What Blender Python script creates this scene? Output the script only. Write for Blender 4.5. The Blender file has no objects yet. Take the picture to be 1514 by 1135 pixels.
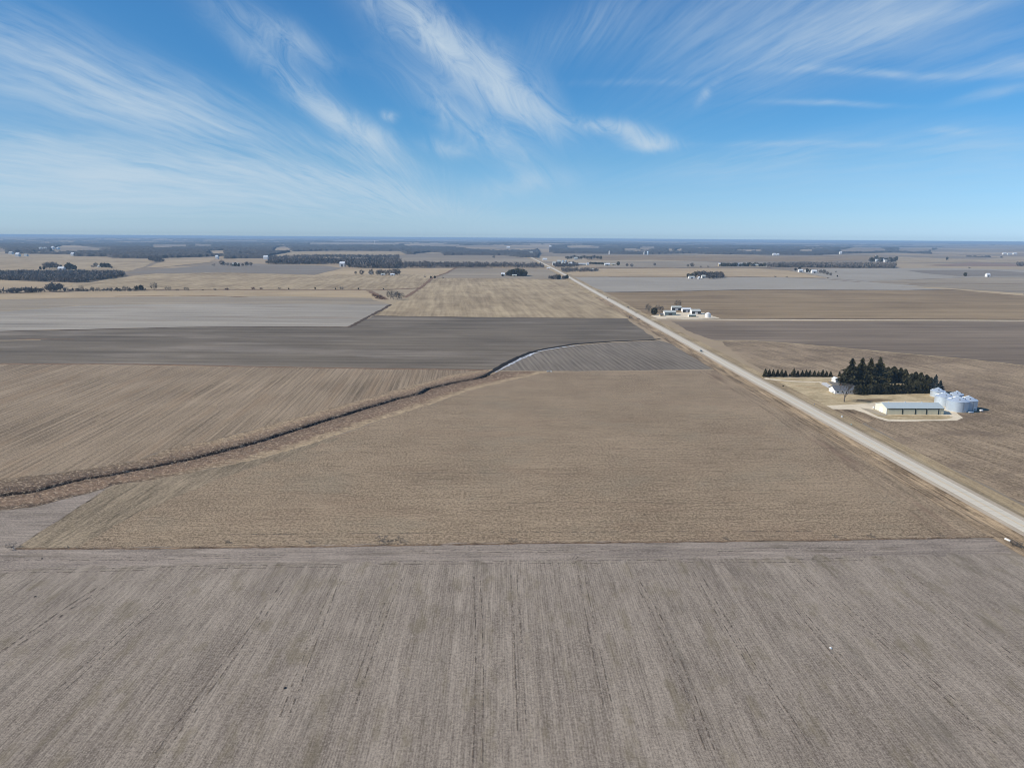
import bpy, bmesh, math, random
import numpy as np
from mathutils import Vector, Matrix
from mathutils.geometry import delaunay_2d_cdt
random.seed(7); RNG = np.random.default_rng(7)
sc = bpy.context.scene
COL = sc.collection
R = math.radians

# ------------------------------------------------------------------ camera (photo frame is 1514 x 1135)
CAMH = 120.0; FPX = 1049.0
HEAD, PITCH, ROLL = R(0.93), R(11.61), R(0.416)
EY = 1e12                                          # flat country: the ground sheet runs out under the haze
F_ = np.array([math.sin(HEAD)*math.cos(PITCH), math.cos(HEAD)*math.cos(PITCH), -math.sin(PITCH)])
r0 = np.array([math.cos(HEAD), -math.sin(HEAD), 0.0]); u0 = np.cross(r0, F_)
R_ = r0*math.cos(ROLL)+u0*math.sin(ROLL); U_ = u0*math.cos(ROLL)-r0*math.sin(ROLL)
cam = bpy.data.cameras.new('camera'); camo = bpy.data.objects.new('camera', cam); COL.objects.link(camo)
cam.sensor_width = 36; cam.lens = 36*FPX/1514; cam.clip_start = 0.5; cam.clip_end = 200000
M = Matrix(((R_[0], U_[0], -F_[0], 0), (R_[1], U_[1], -F_[1], 0), (R_[2], U_[2], -F_[2], CAMH), (0, 0, 0, 1)))
camo.matrix_world = M; sc.camera = camo

def sstep(x, a, b):
    t = np.clip((x-a)/(b-a), 0, 1); return t*t*(3-2*t)
_w = [(0.00210, 0.00095, .3, .30), (-0.0011, 0.0024, 1.7, .30), (0.0007, 0.0011, 4.1, .6), (0.0013, -0.0006, 2.2, .5), (0.00035, 0.0005, .9, .8), (-0.0005, 0.0002, 5.0, .6)]
def hgt(x, y):
    x = np.asarray(x, float); y = np.asarray(y, float)
    d = np.hypot(x, y)
    n = sum(a*np.sin(kx*x+ky*y+p) for kx, ky, p, a in _w)
    amp = 2.2*sstep(d, 900, 2600)+4*sstep(d, 3500, 9000)+7*sstep(d, 8000, 20000)
    return n*amp-d*d/(2*EY)
def hz(x, y): return float(hgt(x, y))
def rayd(px, py):
    v = F_*FPX+R_*(px-757)+U_*(567.5-py); return v/np.linalg.norm(v)
def G(px, py):
    """world x, y where the sight line of a photo pixel meets the terrain"""
    v = rayd(px, py); h = math.hypot(v[0], v[1]); v = v/h
    d = 50.0; prev = d
    while d < 89000:
        if CAMH+v[2]*d < hz(v[0]*d, v[1]*d):
            a, b = prev, d
            for _ in range(30):
                m = (a+b)/2
                if CAMH+v[2]*m < hz(v[0]*m, v[1]*m): b = m
                else: a = m
            d = b; break
        prev = d; d *= 1.01
    return (v[0]*d, v[1]*d)
def ppm(x, y):      # photo pixels per metre at a place on the ground
    return FPX/(np.dot(np.array([x, y, hz(x, y)-CAMH]), F_))

# ------------------------------------------------------------------ materials
def lin(c): c = c/255.; return c/12.92 if c <= .04045 else ((c+.055)/1.055)**2.4
def S(r, g, b, k=1.0): return (lin(r)*k*1.08, lin(g)*k*1.01, lin(b)*k*.87, 1)
class N:
    def __init__(s, name):
        s.m = bpy.data.materials.new(name); s.m.use_nodes = True; s.t = s.m.node_tree; s.t.nodes.clear()
        s.out = s.n('ShaderNodeOutputMaterial'); s.b = s.n('ShaderNodeBsdfPrincipled'); s.l(s.b.outputs[0], s.out.inputs[0])
        s.b.inputs['Roughness'].default_value = .95; s.b.inputs['Specular IOR Level'].default_value = .15
    def n(s, t, **k):
        o = s.t.nodes.new(t)
        for a, v in k.items(): setattr(o, a, v)
        return o
    def l(s, a, b): s.t.links.new(a, b)
    def val(s, o, x):
        if isinstance(x, (int, float)): o.default_value = x
        elif isinstance(x, tuple): o.default_value = x
        else: s.l(x, o)
    def math(s, op, a, b=0.0, c=0.0, clamp=False):
        o = s.n('ShaderNodeMath', operation=op, use_clamp=clamp)
        s.val(o.inputs[0], a); s.val(o.inputs[1], b); s.val(o.inputs[2], c); return o.outputs[0]
    def mix(s, f, a, b, mode='MIX'):
        o = s.n('ShaderNodeMix', data_type='RGBA', blend_type=mode)
        s.val(o.inputs[0], f); s.val(o.inputs[6], a); s.val(o.inputs[7], b); return o.outputs[2]
    def noise(s, vec, scale, detail=4, rough=.6, dist=0):
        o = s.n('ShaderNodeTexNoise'); s.l(vec, o.inputs['Vector']); o.inputs['Scale'].default_value = scale
        o.inputs['Detail'].default_value = detail; o.inputs['Roughness'].default_value = rough; o.inputs['Distortion'].default_value = dist
        return o.outputs[0]
    def pos(s, rot=0, sc_=(1, 1, 1), loc=(0, 0, 0)):
        g = s.n('ShaderNodeTexCoord'); m = s.n('ShaderNodeMapping', vector_type='TEXTURE')
        # TEXTURE mapping: v' = R^-1 (v - loc) / scale
        m.inputs['Location'].default_value = loc; m.inputs['Rotation'].default_value = (0, 0, rot); m.inputs['Scale'].default_value = sc_
        s.l(g.outputs['Object'], m.inputs['Vector']); return m.outputs[0]
    def ramp(s, f, stops, interp='LINEAR'):
        o = s.n('ShaderNodeValToRGB'); s.l(f, o.inputs[0]); e = o.color_ramp; e.interpolation = interp
        e.elements[0].position, e.elements[0].color = stops[0]
        e.elements[1].position, e.elements[1].color = stops[-1]
        for p, c in stops[1:-1]: k = e.elements.new(p); k.color = c
        return o.outputs[0]

def field_mat(name, dark, light, rot=0., speck=((1.3, 1.0),), rows=None, streaks=((1.2, 30, .8), (6, 120, .6)), patches=(), big=((1/160., .5),), bump=.25, grain=None):
    """rows run along local Y turned by rot"""
    q = N(name); p0 = q.pos()
    f = 0.5
    for scl, a in speck:
        f = q.math('MULTIPLY_ADD', q.math('SUBTRACT', q.noise(p0, scl, 5, .75), .5), a*2, f)
    fine = f
    for w, l, a in streaks:
        v = q.pos(rot, (w, l, 1), (w*3.3, l*.7, 0))
        f = q.math('MULTIPLY_ADD', q.math('SUBTRACT', q.noise(v, 1, 4, .65), .5), a*2, f)
    for scl, a in big:
        f = q.math('MULTIPLY_ADD', q.math('SUBTRACT', q.noise(p0, scl, 4, .6, .4), .5), a*2, f)
    if rows:
        per, a = rows
        wv = q.n('ShaderNodeTexWave', wave_type='BANDS', bands_direction='X'); q.l(q.pos(rot), wv.inputs[0])
        wv.inputs['Scale'].default_value = 2*math.pi/20/per; wv.inputs['Distortion'].default_value = 1.2; wv.inputs['Detail'].default_value = 2; wv.inputs['Detail Scale'].default_value = .3
        f = q.math('MULTIPLY_ADD', q.math('SUBTRACT', wv.outputs[1], .5), a, f)
    f = q.math('ADD', f, 0, clamp=True)
    c = q.mix(f, dark, light)
    for i, (sx, sy, lo, hi, colr, amt) in enumerate(patches):
        v = q.pos(rot, (sx, sy, 1), (331*i+77, 59*i, 0)); n = q.noise(v, 1, 5, .65)
        mr = q.n('ShaderNodeMapRange'); q.l(n, mr.inputs[0]); mr.inputs[1].default_value = lo; mr.inputs[2].default_value = hi; mr.inputs[4].default_value = amt
        cc = q.mix(f, tuple(x*.75 for x in colr[:3])+(1,), tuple(x*1.25 for x in colr[:3])+(1,))
        c = q.mix(mr.outputs[0], c, cc)
    q.l(c, q.b.inputs['Base Color'])
    if bump:
        bp = q.n('ShaderNodeBump'); bp.inputs['Strength'].default_value = bump; bp.inputs['Distance'].default_value = .12
        q.l(fine, bp.inputs['Height']); q.l(bp.outputs[0], q.b.inputs['Normal'])
    return q.m
def plain(name, colr, rough=.8, var=.25, scale=1.0, metal=0., dist=0, col2=None):
    q = N(name); n = q.noise(q.pos(), scale, 4, .65, dist)
    a = tuple(x*(1-var) for x in colr[:3])+(1,); b = col2 or tuple(min(1, x*(1+var)) for x in colr[:3])+(1,)
    q.l(q.mix(q.math('MULTIPLY_ADD', q.math('SUBTRACT', n, .5), 2.2, .5, clamp=True), a, b), q.b.inputs['Base Color'])
    q.b.inputs['Roughness'].default_value = rough; q.b.inputs['Metallic'].default_value = metal
    return q.m
def ribbed(name, colr, axis='X', per=.9, rough=.55, amt=.12, bump=.3):
    """ribbed sheet steel with faint dirt"""
    q = N(name); w = q.n('ShaderNodeTexWave', wave_type='BANDS', bands_direction=axis, wave_profile='SAW'); g = q.n('ShaderNodeTexCoord'); q.l(g.outputs['Object'], w.inputs[0])
    w.inputs['Scale'].default_value = 2*math.pi/20/per
    d = q.noise(g.outputs['Object'], .35, 4, .6)
    c = q.mix(q.math('MULTIPLY', w.outputs[1], amt), colr, tuple(x*.5 for x in colr[:3])+(1,))
    c = q.mix(q.math('MULTIPLY', d, .25), c, (.25, .22, .18, 1)); q.l(c, q.b.inputs['Base Color'])
    q.b.inputs['Roughness'].default_value = rough; q.b.inputs['Specular IOR Level'].default_value = .4
    b = q.n('ShaderNodeBump'); b.inputs['Strength'].default_value = bump; b.inputs['Distance'].default_value = .05; q.l(w.outputs[1], b.inputs['Height']); q.l(b.outputs[0], q.b.inputs['Normal'])
    return q.m

MAT = {}
# ------------------------------------------------------------------ object helpers
def tag(o, label=None, cat=None, group=None, kind=None):
    if label: o['label'] = label
    if cat: o['category'] = cat
    if group: o['group'] = group
    if kind: o['kind'] = kind
    return o
def link(name, me, mat, parent=None, loc=None, rz=0):
    o = bpy.data.objects.new(name, me); COL.objects.link(o)
    if mat is not None:
        for m in (mat if isinstance(mat, (list, tuple)) else [mat]): me.materials.append(m)
    if parent is not None: o.parent = parent
    if loc is not None: o.location = loc
    o.rotation_euler.z = rz
    return o
def np_mesh(name, V, Fs, mi=None):
    me = bpy.data.meshes.new(name)
    V = np.asarray(V, np.float32); Fs = np.asarray(Fs, np.int32)
    me.vertices.add(len(V)); me.vertices.foreach_set('co', V.ravel())
    k = Fs.shape[1]; me.loops.add(Fs.size); me.loops.foreach_set('vertex_index', Fs.ravel())
    me.polygons.add(len(Fs)); me.polygons.foreach_set('loop_start', np.arange(0, Fs.size, k, dtype=np.int32))
    try: me.polygons.foreach_set('loop_total', np.full(len(Fs), k, np.int32))
    except Exception: pass
    if mi is not None: me.polygons.foreach_set('material_index', np.asarray(mi, np.int32))
    me.update(calc_edges=True); return me
def thing(name, label, cat, loc, rz=0, group=None):
    o = bpy.data.objects.new(name, None); o.empty_display_size = 1; COL.objects.link(o)
    o.location = loc; o.rotation_euler.z = rz
    return tag(o, label, cat, group)
class MB:
    """collects polygons for one mesh"""
    def __init__(s): s.v = []; s.f = []; s.m = []
    def poly(s, pts, m=0): i = len(s.v); s.v += [tuple(p) for p in pts]; s.f.append(tuple(range(i, i+len(pts)))); s.m.append(m)
    def box(s, x0, x1, y0, y1, z0, z1, m=0):
        c = [(x0, y0, z0), (x1, y0, z0), (x1, y1, z0), (x0, y1, z0), (x0, y0, z1), (x1, y0, z1), (x1, y1, z1), (x0, y1, z1)]
        i = len(s.v); s.v += c
        for f in ((0, 3, 2, 1), (4, 5, 6, 7), (0, 1, 5, 4), (1, 2, 6, 5), (2, 3, 7, 6), (3, 0, 4, 7)): s.f.append(tuple(i+k for k in f)); s.m.append(m)
    def tube(s, a, b, ra, rb, n=5, m=0):
        a, b = Vector(a), Vector(b); d = (b-a).normalized(); p = d.orthogonal().normalized(); q = d.cross(p); i = len(s.v)
        for c, r in ((a, ra), (b, rb)):
            for k in range(n):
                t = 2*math.pi*k/n; s.v.append(tuple(c+(p*math.cos(t)+q*math.sin(t))*r))
        for k in range(n): s.f.append((i+k, i+(k+1) % n, i+n+(k+1) % n, i+n+k)); s.m.append(m)
    def lathe(s, prof, n=32, m=0, c=(0, 0), cap=True):
        i = len(s.v)
        for r, z in prof:
            for k in range(n): t = 2*math.pi*k/n; s.v.append((c[0]+r*math.cos(t), c[1]+r*math.sin(t), z))
        for j in range(len(prof)-1):
            for k in range(n):
                a = i+j*n; s.f.append((a+k, a+(k+1) % n, a+n+(k+1) % n, a+n+k)); s.m.append(m)
        if cap: s.f.append(tuple(i+(len(prof)-1)*n+k for k in range(n))); s.m.append(m)
    def mesh(s, name):
        me = bpy.data.meshes.new(name); me.from_pydata(s.v, [], s.f); me.polygons.foreach_set('material_index', s.m); me.update(); return me
    def build(s, name, mat, parent=None, loc=None, rz=0, smooth=False):
        me = s.mesh(name)
        if smooth: me.polygons.foreach_set('use_smooth', [True]*len(me.polygons))
        return link(name, me, mat, parent, loc, rz)
ORD = ['first', 'second', 'third', 'fourth', 'fifth', 'sixth', 'seventh', 'eighth', 'ninth', 'tenth', 'eleventh', 'twelfth', 'thirteenth', 'fourteenth', 'fifteenth', 'sixteenth', 'seventeenth', 'eighteenth', 'nineteenth', 'twentieth', 'twenty-first', 'twenty-second', 'twenty-third', 'twenty-fourth', 'twenty-fifth', 'twenty-sixth']

def lift(x, y, k):
    d = np.hypot(x, y); return .03*k+k*np.maximum(0, d-800)*.00012
def inside(P, poly):
    x, y = P[:, 0], P[:, 1]; c = np.zeros(len(P), bool); j = len(poly)-1
    for i in range(len(poly)):
        xi, yi = poly[i]; xj, yj = poly[j]
        if yi != yj:
            c ^= ((yi > y) != (yj > y)) & (x < (xj-xi)*(y-yi)/(yj-yi)+xi)
        j = i
    return c
def drape(name, poly, mat, k, kind='structure', ragged=1.):
    """a sheet with the world outline poly laid over the terrain"""
    B = []
    rj = np.random.default_rng(len(poly)*7+k); walk = 0.
    for i in range(len(poly)):
        a = np.array(poly[i]); b = np.array(poly[(i+1) % len(poly)]); L = np.hypot(*(b-a)); d = max(120, min(np.hypot(*a), np.hypot(*b)))
        n = max(1, int(L/max(7, .012*d))); nv = np.array((-(b-a)[1], (b-a)[0]))/max(L, .1); am = min(.5+d*.0012, 5)*ragged*min(1, L/60)
        for t in range(n):
            walk = walk*.6+rj.normal(0, .6); B.append(tuple(a+(b-a)*t/n+nv*walk*am*(t > 0)))
    BP = np.array(B)
    d0 = np.hypot(BP[:, 0], BP[:, 1]); I = []
    if d0.max() > 850:
        an = np.arctan2(BP[:, 0], BP[:, 1]); r = max(850, d0.min()*.5)
        while r < d0.max()*1.0:
            st = .008 if r < 8000 else .005
            aa = np.arange(an.min(), an.max(), st); I.append(np.stack([np.sin(aa)*r, np.cos(aa)*r], 1)); r *= 1.022
        I = np.concatenate(I) if I else np.zeros((0, 2)); I = I[inside(I, B)] if len(I) else I
    else: I = np.zeros((0, 2))
    pts = [Vector(b) for b in B]+[Vector(p) for p in I]
    vs, es, fs = delaunay_2d_cdt(pts, [], [list(range(len(B)))], 1, 1e-4)[:3]
    V = np.array([(v[0], v[1]) for v in vs]); z = hgt(V[:, 0], V[:, 1])+lift(V[:, 0], V[:, 1], k)
    T = np.array([f for f in fs if len(f) == 3], np.int32)
    A = V[T]; cr = (A[:, 1, 0]-A[:, 0, 0])*(A[:, 2, 1]-A[:, 0, 1])-(A[:, 1, 1]-A[:, 0, 1])*(A[:, 2, 0]-A[:, 0, 0])
    T[cr < 0] = T[cr < 0][:, ::-1]
    me = np_mesh(name, np.column_stack([V, z]), T)
    return tag(link(name, me, mat), kind=kind)
def field(name, px, mat, k=1): return drape(name, [G(*p) for p in px], mat, k)
def ribbon(name, pts, w, mat, k=2, jit=0., sd=1, zoff=0.):
    """a narrow strip along world points, width w (number or list)"""
    rr = np.random.default_rng(sd); P = []
    ws = w if isinstance(w, (list, tuple)) else [w]*len(pts)
    for i in range(len(pts)-1):
        a, b = np.array(pts[i]), np.array(pts[i+1]); L = np.hypot(*(b-a)); n = max(1, int(L/max(3, np.hypot(*a)*.008)))
        for t in range(n): P.append((*(a+(b-a)*t/n), ws[i]+(ws[i+1]-ws[i])*t/n))
    P.append((*pts[-1], ws[-1])); P = np.array(P)
    T = np.gradient(P[:, :2], axis=0); T /= np.linalg.norm(T, axis=1)[:, None]; Nn = np.stack([-T[:, 1], T[:, 0]], 1)
    j1 = 1+jit*rr.uniform(-1, 1, len(P)); j2 = 1+jit*rr.uniform(-1, 1, len(P))
    A = P[:, :2]+Nn*(P[:, 2]/2*j1)[:, None]; Bb = P[:, :2]-Nn*(P[:, 2]/2*j2)[:, None]; n = len(P)
    V = np.concatenate([A, Bb]); z = hgt(V[:, 0], V[:, 1])+lift(V[:, 0], V[:, 1], k)+zoff
    Fq = np.stack([np.arange(n-1)+n, np.arange(1, n)+n, np.arange(1, n), np.arange(n-1)], 1)
    return tag(link(name, np_mesh(name, np.column_stack([V, z]), Fq), mat), kind='structure')

#PART2
# ------------------------------------------------------------------ colours of the fields
MAT['front'] = field_mat('soybean_stubble_soil', S(102, 94, 89), S(169, 160, 153), 0, speck=((1.1, 1.05), (3.2, 1.0)), rows=(.76, .16),
    streaks=((.8, 12, .6), (2.6, 80, .36), (9, 300, .36)), patches=((7, 20, .53, .66, S(122, 114, 101), .65), (14, 60, .56, .70, S(112, 106, 100), .5)), big=((1/18., .2), (1/90., .25)))
MAT['headland'] = field_mat('field_headland_soil', S(104, 97, 94), S(170, 160, 154), R(90.6), speck=((1.1, 1.15), (3.2, 1.1)),
    streaks=((.7, 14, .5), (2.0, 45, .6)), patches=((4, 30, .54, .66, S(118, 110, 102), .7),), big=((1/40., .5),))
MAT['main'] = field_mat('corn_stubble_main', S(92, 80, 67), S(176, 159, 140), R(90.5), speck=((.8, 1.6), (2.0, 1.5)),
    streaks=((.9, 12, .5), (2.2, 60, .30), (14, 300, .1)), patches=((40, 50, .52, .68, S(130, 124, 112), .35), (26, 90, .54, .68, S(132, 112, 97), .3)), big=((1/45., .2), (1/150., .2)))
MAT['mainside'] = field_mat('corn_stubble_road_side', S(90, 79, 67), S(174, 157, 138), 0, speck=((.7, 1.3), (1.8, 1.1)),
    streaks=((1.4, 40, .6), (5, 120, .4)), patches=((10, 60, .5, .66, S(120, 102, 90), .7),), big=((1/40., .4),))
MAT['left'] = field_mat('corn_stubble_curved_rows', S(92, 81, 69), S(172, 156, 139), R(3), speck=((.7, .95), (1.9, .8)), rows=(4.6, .14),
    streaks=((1.3, 110, .75), (7, 300, .3)), patches=((14, 160, .52, .66, S(140, 122, 104), .6),), big=((1/80., .35),))
MAT['right'] = field_mat('corn_stubble_right', S(92, 80, 67), S(172, 155, 136), R(12), speck=((.5, 1.2), (1.5, 1.1)),
    streaks=((2.0, 40, .7), (9, 160, .45)), patches=((60, 30, .5, .64, S(112, 99, 88), .7),), big=((1/50., .5), (1/140., .5)))
MAT['darkL'] = field_mat('tilled_dark_soil', S(82, 76, 71), S(128, 120, 111), R(89), speck=((.5, .5),), streaks=((4, 140, .7), (16, 420, .9)),
    patches=((60, 260, .52, .64, S(134, 127, 122), .7),), big=((1/200., .6),), bump=.1)
MAT['darkT'] = field_mat('tilled_dark_striped_soil', S(90, 84, 79), S(142, 135, 129), R(6), speck=((.5, .4),), streaks=((1.6, 60, .8),), rows=(5.5, .30), patches=(), big=((1/90., .4),), bump=.1)
MAT['darkR'] = field_mat('tilled_mauve_soil', S(96, 86, 79), S(140, 128, 117), R(91), speck=((.5, .4),), streaks=((4, 180, .8), (16, 500, .9)), big=((1/200., .5),), bump=.1)
MAT['greyL'] = field_mat('grey_stubble_field', S(122, 118, 115), S(172, 167, 162), R(88), speck=((.3, .4),), streaks=((9, 260, .6), (40, 700, .8)), patches=((60, 420, .54, .66, S(130, 118, 108), .6),), big=((1/350., .6),), bump=0)
MAT['greyR'] = field_mat('pale_grey_stubble_field', S(134, 130, 127), S(168, 164, 160), R(90), speck=((.3, .3),), streaks=((14, 400, .6),), big=((1/400., .5),), bump=0)
MAT['brown'] = field_mat('brown_stubble_field', S(110, 95, 78), S(158, 141, 118), R(92), speck=((.3, .5),), streaks=((6, 180, .6), (30, 500, .8)), big=((1/250., .7),), bump=0)
MAT['tan'] = field_mat('tan_corn_stubble_far', S(128, 114, 96), S(182, 167, 144), R(4), speck=((.25, .5),), streaks=((9, 200, .9), (40, 60, .6)), big=((1/250., .6),), bump=0)
MAT['tan2'] = field_mat('tan_grass_field', S(140, 125, 106), S(192, 175, 150), R(90), speck=((.2, .4),), streaks=((14, 300, .9),), patches=((60, 500, .55, .7, S(160, 140, 124), .6),), big=((1/300., .5),), bump=0)
MAT['tanG'] = field_mat('grey_tan_field', S(126, 117, 106), S(166, 157, 146), R(90), speck=((.2, .4),), streaks=((20, 500, .9),), patches=((60, 700, .52, .66, S(128, 122, 118), .8),), big=((1/500., .6),), bump=0)
MAT['dgrey'] = field_mat('dark_grey_field', S(112, 107, 104), S(140, 134, 130), R(90), speck=((.2, .3),), streaks=((20, 500, .7),), big=((1/500., .5),), bump=0)
MAT['mauve'] = field_mat('reddish_brown_field', S(122, 104, 97), S(150, 132, 122), R(90), speck=((.2, .3),), streaks=((20, 500, .7),), big=((1/500., .5),), bump=0)
MAT['lawn'] = field_mat('dry_winter_lawn', S(140, 127, 102), S(212, 197, 170), R(80), speck=((.5, .6), (1.6, .5)), streaks=((2.5, 12, .5),), patches=((14, 30, .5, .64, S(150, 134, 104), .8), (8, 14, .56, .68, S(160, 128, 96), .6)), big=((1/20., .7),))
MAT['gravel'] = field_mat('pale_gravel', S(186, 175, 158), S(234, 225, 211), 0, speck=((.8, .5), (3, .5)), streaks=((1.0, 15, .4),), big=((1/12., .5),), bump=.1)
MAT['verge'] = field_mat('dry_verge_grass', S(84, 72, 60), S(180, 161, 138), 0, speck=((.6, .8), (1.8, .6)), streaks=((.9, 50, 1.3), (2.4, 30, .6)), big=((1/30., .6),))
MAT['vergeR'] = field_mat('pale_verge_grass', S(118, 104, 84), S(190, 174, 148), 0, speck=((.6, .6), (1.8, .5)), streaks=((1.4, 50, .9),), big=((1/30., .6),))
MAT['weeds'] = field_mat('brown_ditch_weeds', S(70, 58, 50), S(150, 130, 112), 0, speck=((.4, 1.0), (1.2, 1.0)), streaks=(), big=((1/15., .8),), bump=.5)
MAT['track'] = field_mat('dark_tyre_track_soil', S(86, 77, 72), S(130, 120, 113), 0, speck=((.6, .9), (2.0, .8)), streaks=(), big=((1/12., .9),), bump=.2)
def broken(m, scl, lo):
    t = m.node_tree; n = t.nodes.new('ShaderNodeTexNoise'); g = t.nodes.new('ShaderNodeTexCoord'); r = t.nodes.new('ShaderNodeMapRange')
    t.links.new(g.outputs['Object'], n.inputs['Vector']); n.inputs['Scale'].default_value = scl; n.inputs['Detail'].default_value = 5; n.inputs['Roughness'].default_value = .75
    t.links.new(n.outputs[0], r.inputs[0]); r.inputs[1].default_value = lo; r.inputs[2].default_value = lo+.12; r.inputs[4].default_value = .85; t.links.new(r.outputs[0], t.nodes['Principled BSDF'].inputs['Alpha']); return m
broken(MAT['track'], .35, .47)
MAT['lighttrack'] = field_mat('pale_tyre_track', S(140, 126, 108), S(190, 174, 152), 0, speck=((.6, .9), (2, .6)), streaks=(), big=((1/12., .9),), bump=.1)
broken(MAT['lighttrack'], .2, .45)
MAT['patchsoil'] = broken(field_mat('weedy_dark_patch', S(104, 95, 84), S(150, 138, 124), 0, speck=((.8, 1.1), (2.2, 1.0)), streaks=(), big=((1/10., .6),)), .5, .46)
MAT['snow'] = plain('old_snow', (.75, .77, .8, 1), .6, .15, 1.0)
broken(MAT['snow'], .3, .40)
MAT['mud'] = plain('wet_mud', (.018, .015, .013, 1), .9, .4, .6)
MAT['conc'] = plain('concrete', (.62, .6, .57, 1), .8, .15, 1.2)

def road_mat():
    q = N('worn_concrete_highway'); p = q.pos()
    n = q.math('MULTIPLY_ADD', q.math('SUBTRACT', q.noise(p, 1.2, 5, .7), .5), 1.0, .5)
    st = q.noise(q.pos(0, (.9, 60, 1)), 1, 3, .6); n = q.math('MULTIPLY_ADD', q.math('SUBTRACT', st, .5), 1.2, n, clamp=True)
    # slab joints every 6 m
    g = q.n('ShaderNodeSeparateXYZ'); q.l(p, g.inputs[0]); fr = q.math('FRACT', q.math('DIVIDE', g.outputs[1], 6.1))
    jn = q.math('MULTIPLY', q.math('LESS_THAN', fr, .03), .5)
    c = q.mix(n, S(186, 182, 176), S(216, 212, 206)); c = q.mix(jn, c, S(120, 112, 104)); q.l(c, q.b.inputs['Base Color']); q.b.inputs['Roughness'].default_value = .85
    return q.m
MAT['road'] = road_mat()
MAT['shoulder'] = field_mat('gravel_shoulder', S(152, 142, 131), S(200, 190, 179), 0, speck=((.8, .5), (2.5, .5)), streaks=((.6, 40, .7),), big=((1/25., .4),), bump=.1)

def ground_mat():
    q = N('farmland_ground'); p = q.pos()
    vo = q.n('ShaderNodeTexVoronoi'); q.l(q.pos(0, (1, .8, 1)), vo.inputs['Vector']); vo.inputs['Scale'].default_value = 1/900.; vo.distance = 'CHEBYCHEV'
    s = q.n('ShaderNodeSeparateColor'); q.l(vo.outputs['Color'], s.inputs[0])
    c = q.ramp(s.outputs[0], [(0, S(138, 128, 118)), (.25, S(168, 152, 132)), (.5, S(140, 132, 124)), (.75, S(176, 162, 142)), (1, S(150, 140, 128))], 'CONSTANT')
    n = q.math('MULTIPLY_ADD', q.math('SUBTRACT', q.noise(q.pos(0, (5, 1, 1)), 1/90., 5, .65), .5), 1.6, .5, clamp=True)
    c = q.mix(n, q.mix(.35, c, S(96, 86, 78)), c)
    sp = q.math('MULTIPLY_ADD', q.math('SUBTRACT', q.noise(p, .5, 5, .7), .5), 2.0, .5, clamp=True)
    c = q.mix(q.math('MULTIPLY', sp, .25), c, S(130, 120, 110)); q.l(c, q.b.inputs['Base Color'])
    return q.m
MAT['ground'] = ground_mat()

# ------------------------------------------------------------------ base ground: one sheet to the horizon
def pl(pts): return [G(*p) for p in pts]
def zz(o, s, pts): return [(o[0]+x/s, o[1]+y/s) for x, y in pts]
CRE_U = [(-150, 727), (0, 709), (106, 696), (159, 689), (206, 679), (264, 659), (317, 650), (400, 628), (453, 613), (506, 598), (569, 581), (625, 566), (665, 554), (700, 548.5), (728, 546)]
CRE_C = [(-150, 762), (0, 733), (53, 725), (106, 712), (159, 702.5), (198, 694.6), (238, 688), (291, 676), (344, 663), (400, 647), (453, 630), (532, 606), (585, 590), (620, 582), (633, 574), (665, 567), (712, 558), (729, 549.5)]
CRE_L = [(-150, 787), (0, 755), (53, 749), (93, 737), (132, 729), (169, 717), (251, 705), (317, 692), (400, 674), (479, 650), (559, 622), (638, 597), (691, 578), (744, 565), (800, 552), (815, 549)]
def resamp(px, n):
    W = np.array(pl(px)); s = np.concatenate([[0], np.cumsum(np.hypot(*np.diff(W, axis=0).T))]); t = np.linspace(0, s[-1], n)
    return np.stack([np.interp(t, s, W[:, 0]), np.interp(t, s, W[:, 1])], 1)
NC = 420
cU, cC, cL = resamp(CRE_U, NC), resamp(CRE_C, NC), resamp(CRE_L, NC)
_s = np.linspace(0, 1, NC)*640
def _wob(p, a, b, c): return a*np.sin(_s/9+p)+b*np.sin(_s/4.1+2*p)+c*np.sin(_s/1.7+3*p)
cU[:, 1] += _wob(1, .9, .6, .5); cL[:, 1] += _wob(2, .8, .6, .5); cC[:, 1] += _wob(3, .7, .35, .15)
GR = 90000.
def build_ground():
    pts = [(0., 0.)]; r = 60.
    while r < GR*1.0001:
        a = -180.
        st = 0.7 if r > 700 else 2.5
        aa = np.concatenate([np.arange(-46, 46.01, st), np.arange(50, 311, 4.)]); aa = np.radians(aa)
        pts += list(zip(np.sin(aa)*r, np.cos(aa)*r)); r *= 1.022 if r > 700 else 1.12
    P = np.array(pts)
    keep = ~inside(P, [tuple(v) for v in cU]+[tuple(v) for v in cL[::-1]])
    P = P[keep]; n0 = len(P)
    u, c, l = cU[::6], cC[::6], cL[::6]; m = len(u)
    e = []
    for k in range(3): e += [(n0+k*m+i, n0+k*m+i+1) for i in range(m-1)]
    A = np.concatenate([P, u, c, l])
    vs, es, fs, ov = delaunay_2d_cdt([Vector(p) for p in A], e, [], 0, 1e-4)[:4]
    V = np.array([(v[0], v[1]) for v in vs]); z = hgt(V[:, 0], V[:, 1])
    for i, o in enumerate(ov):
        if any(n0+m+2 <= q < n0+2*m-2 for q in o): z[i] -= 5
    T = np.array([f for f in fs if len(f) == 3], np.int32)
    B = V[T]; cr = (B[:, 1, 0]-B[:, 0, 0])*(B[:, 2, 1]-B[:, 0, 1])-(B[:, 1, 1]-B[:, 0, 1])*(B[:, 2, 0]-B[:, 0, 0]); T[cr < 0] = T[cr < 0][:, ::-1]
    return tag(link('ground', np_mesh('ground', np.column_stack([V, z]), T), MAT['ground']), kind='structure')
build_ground()

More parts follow.
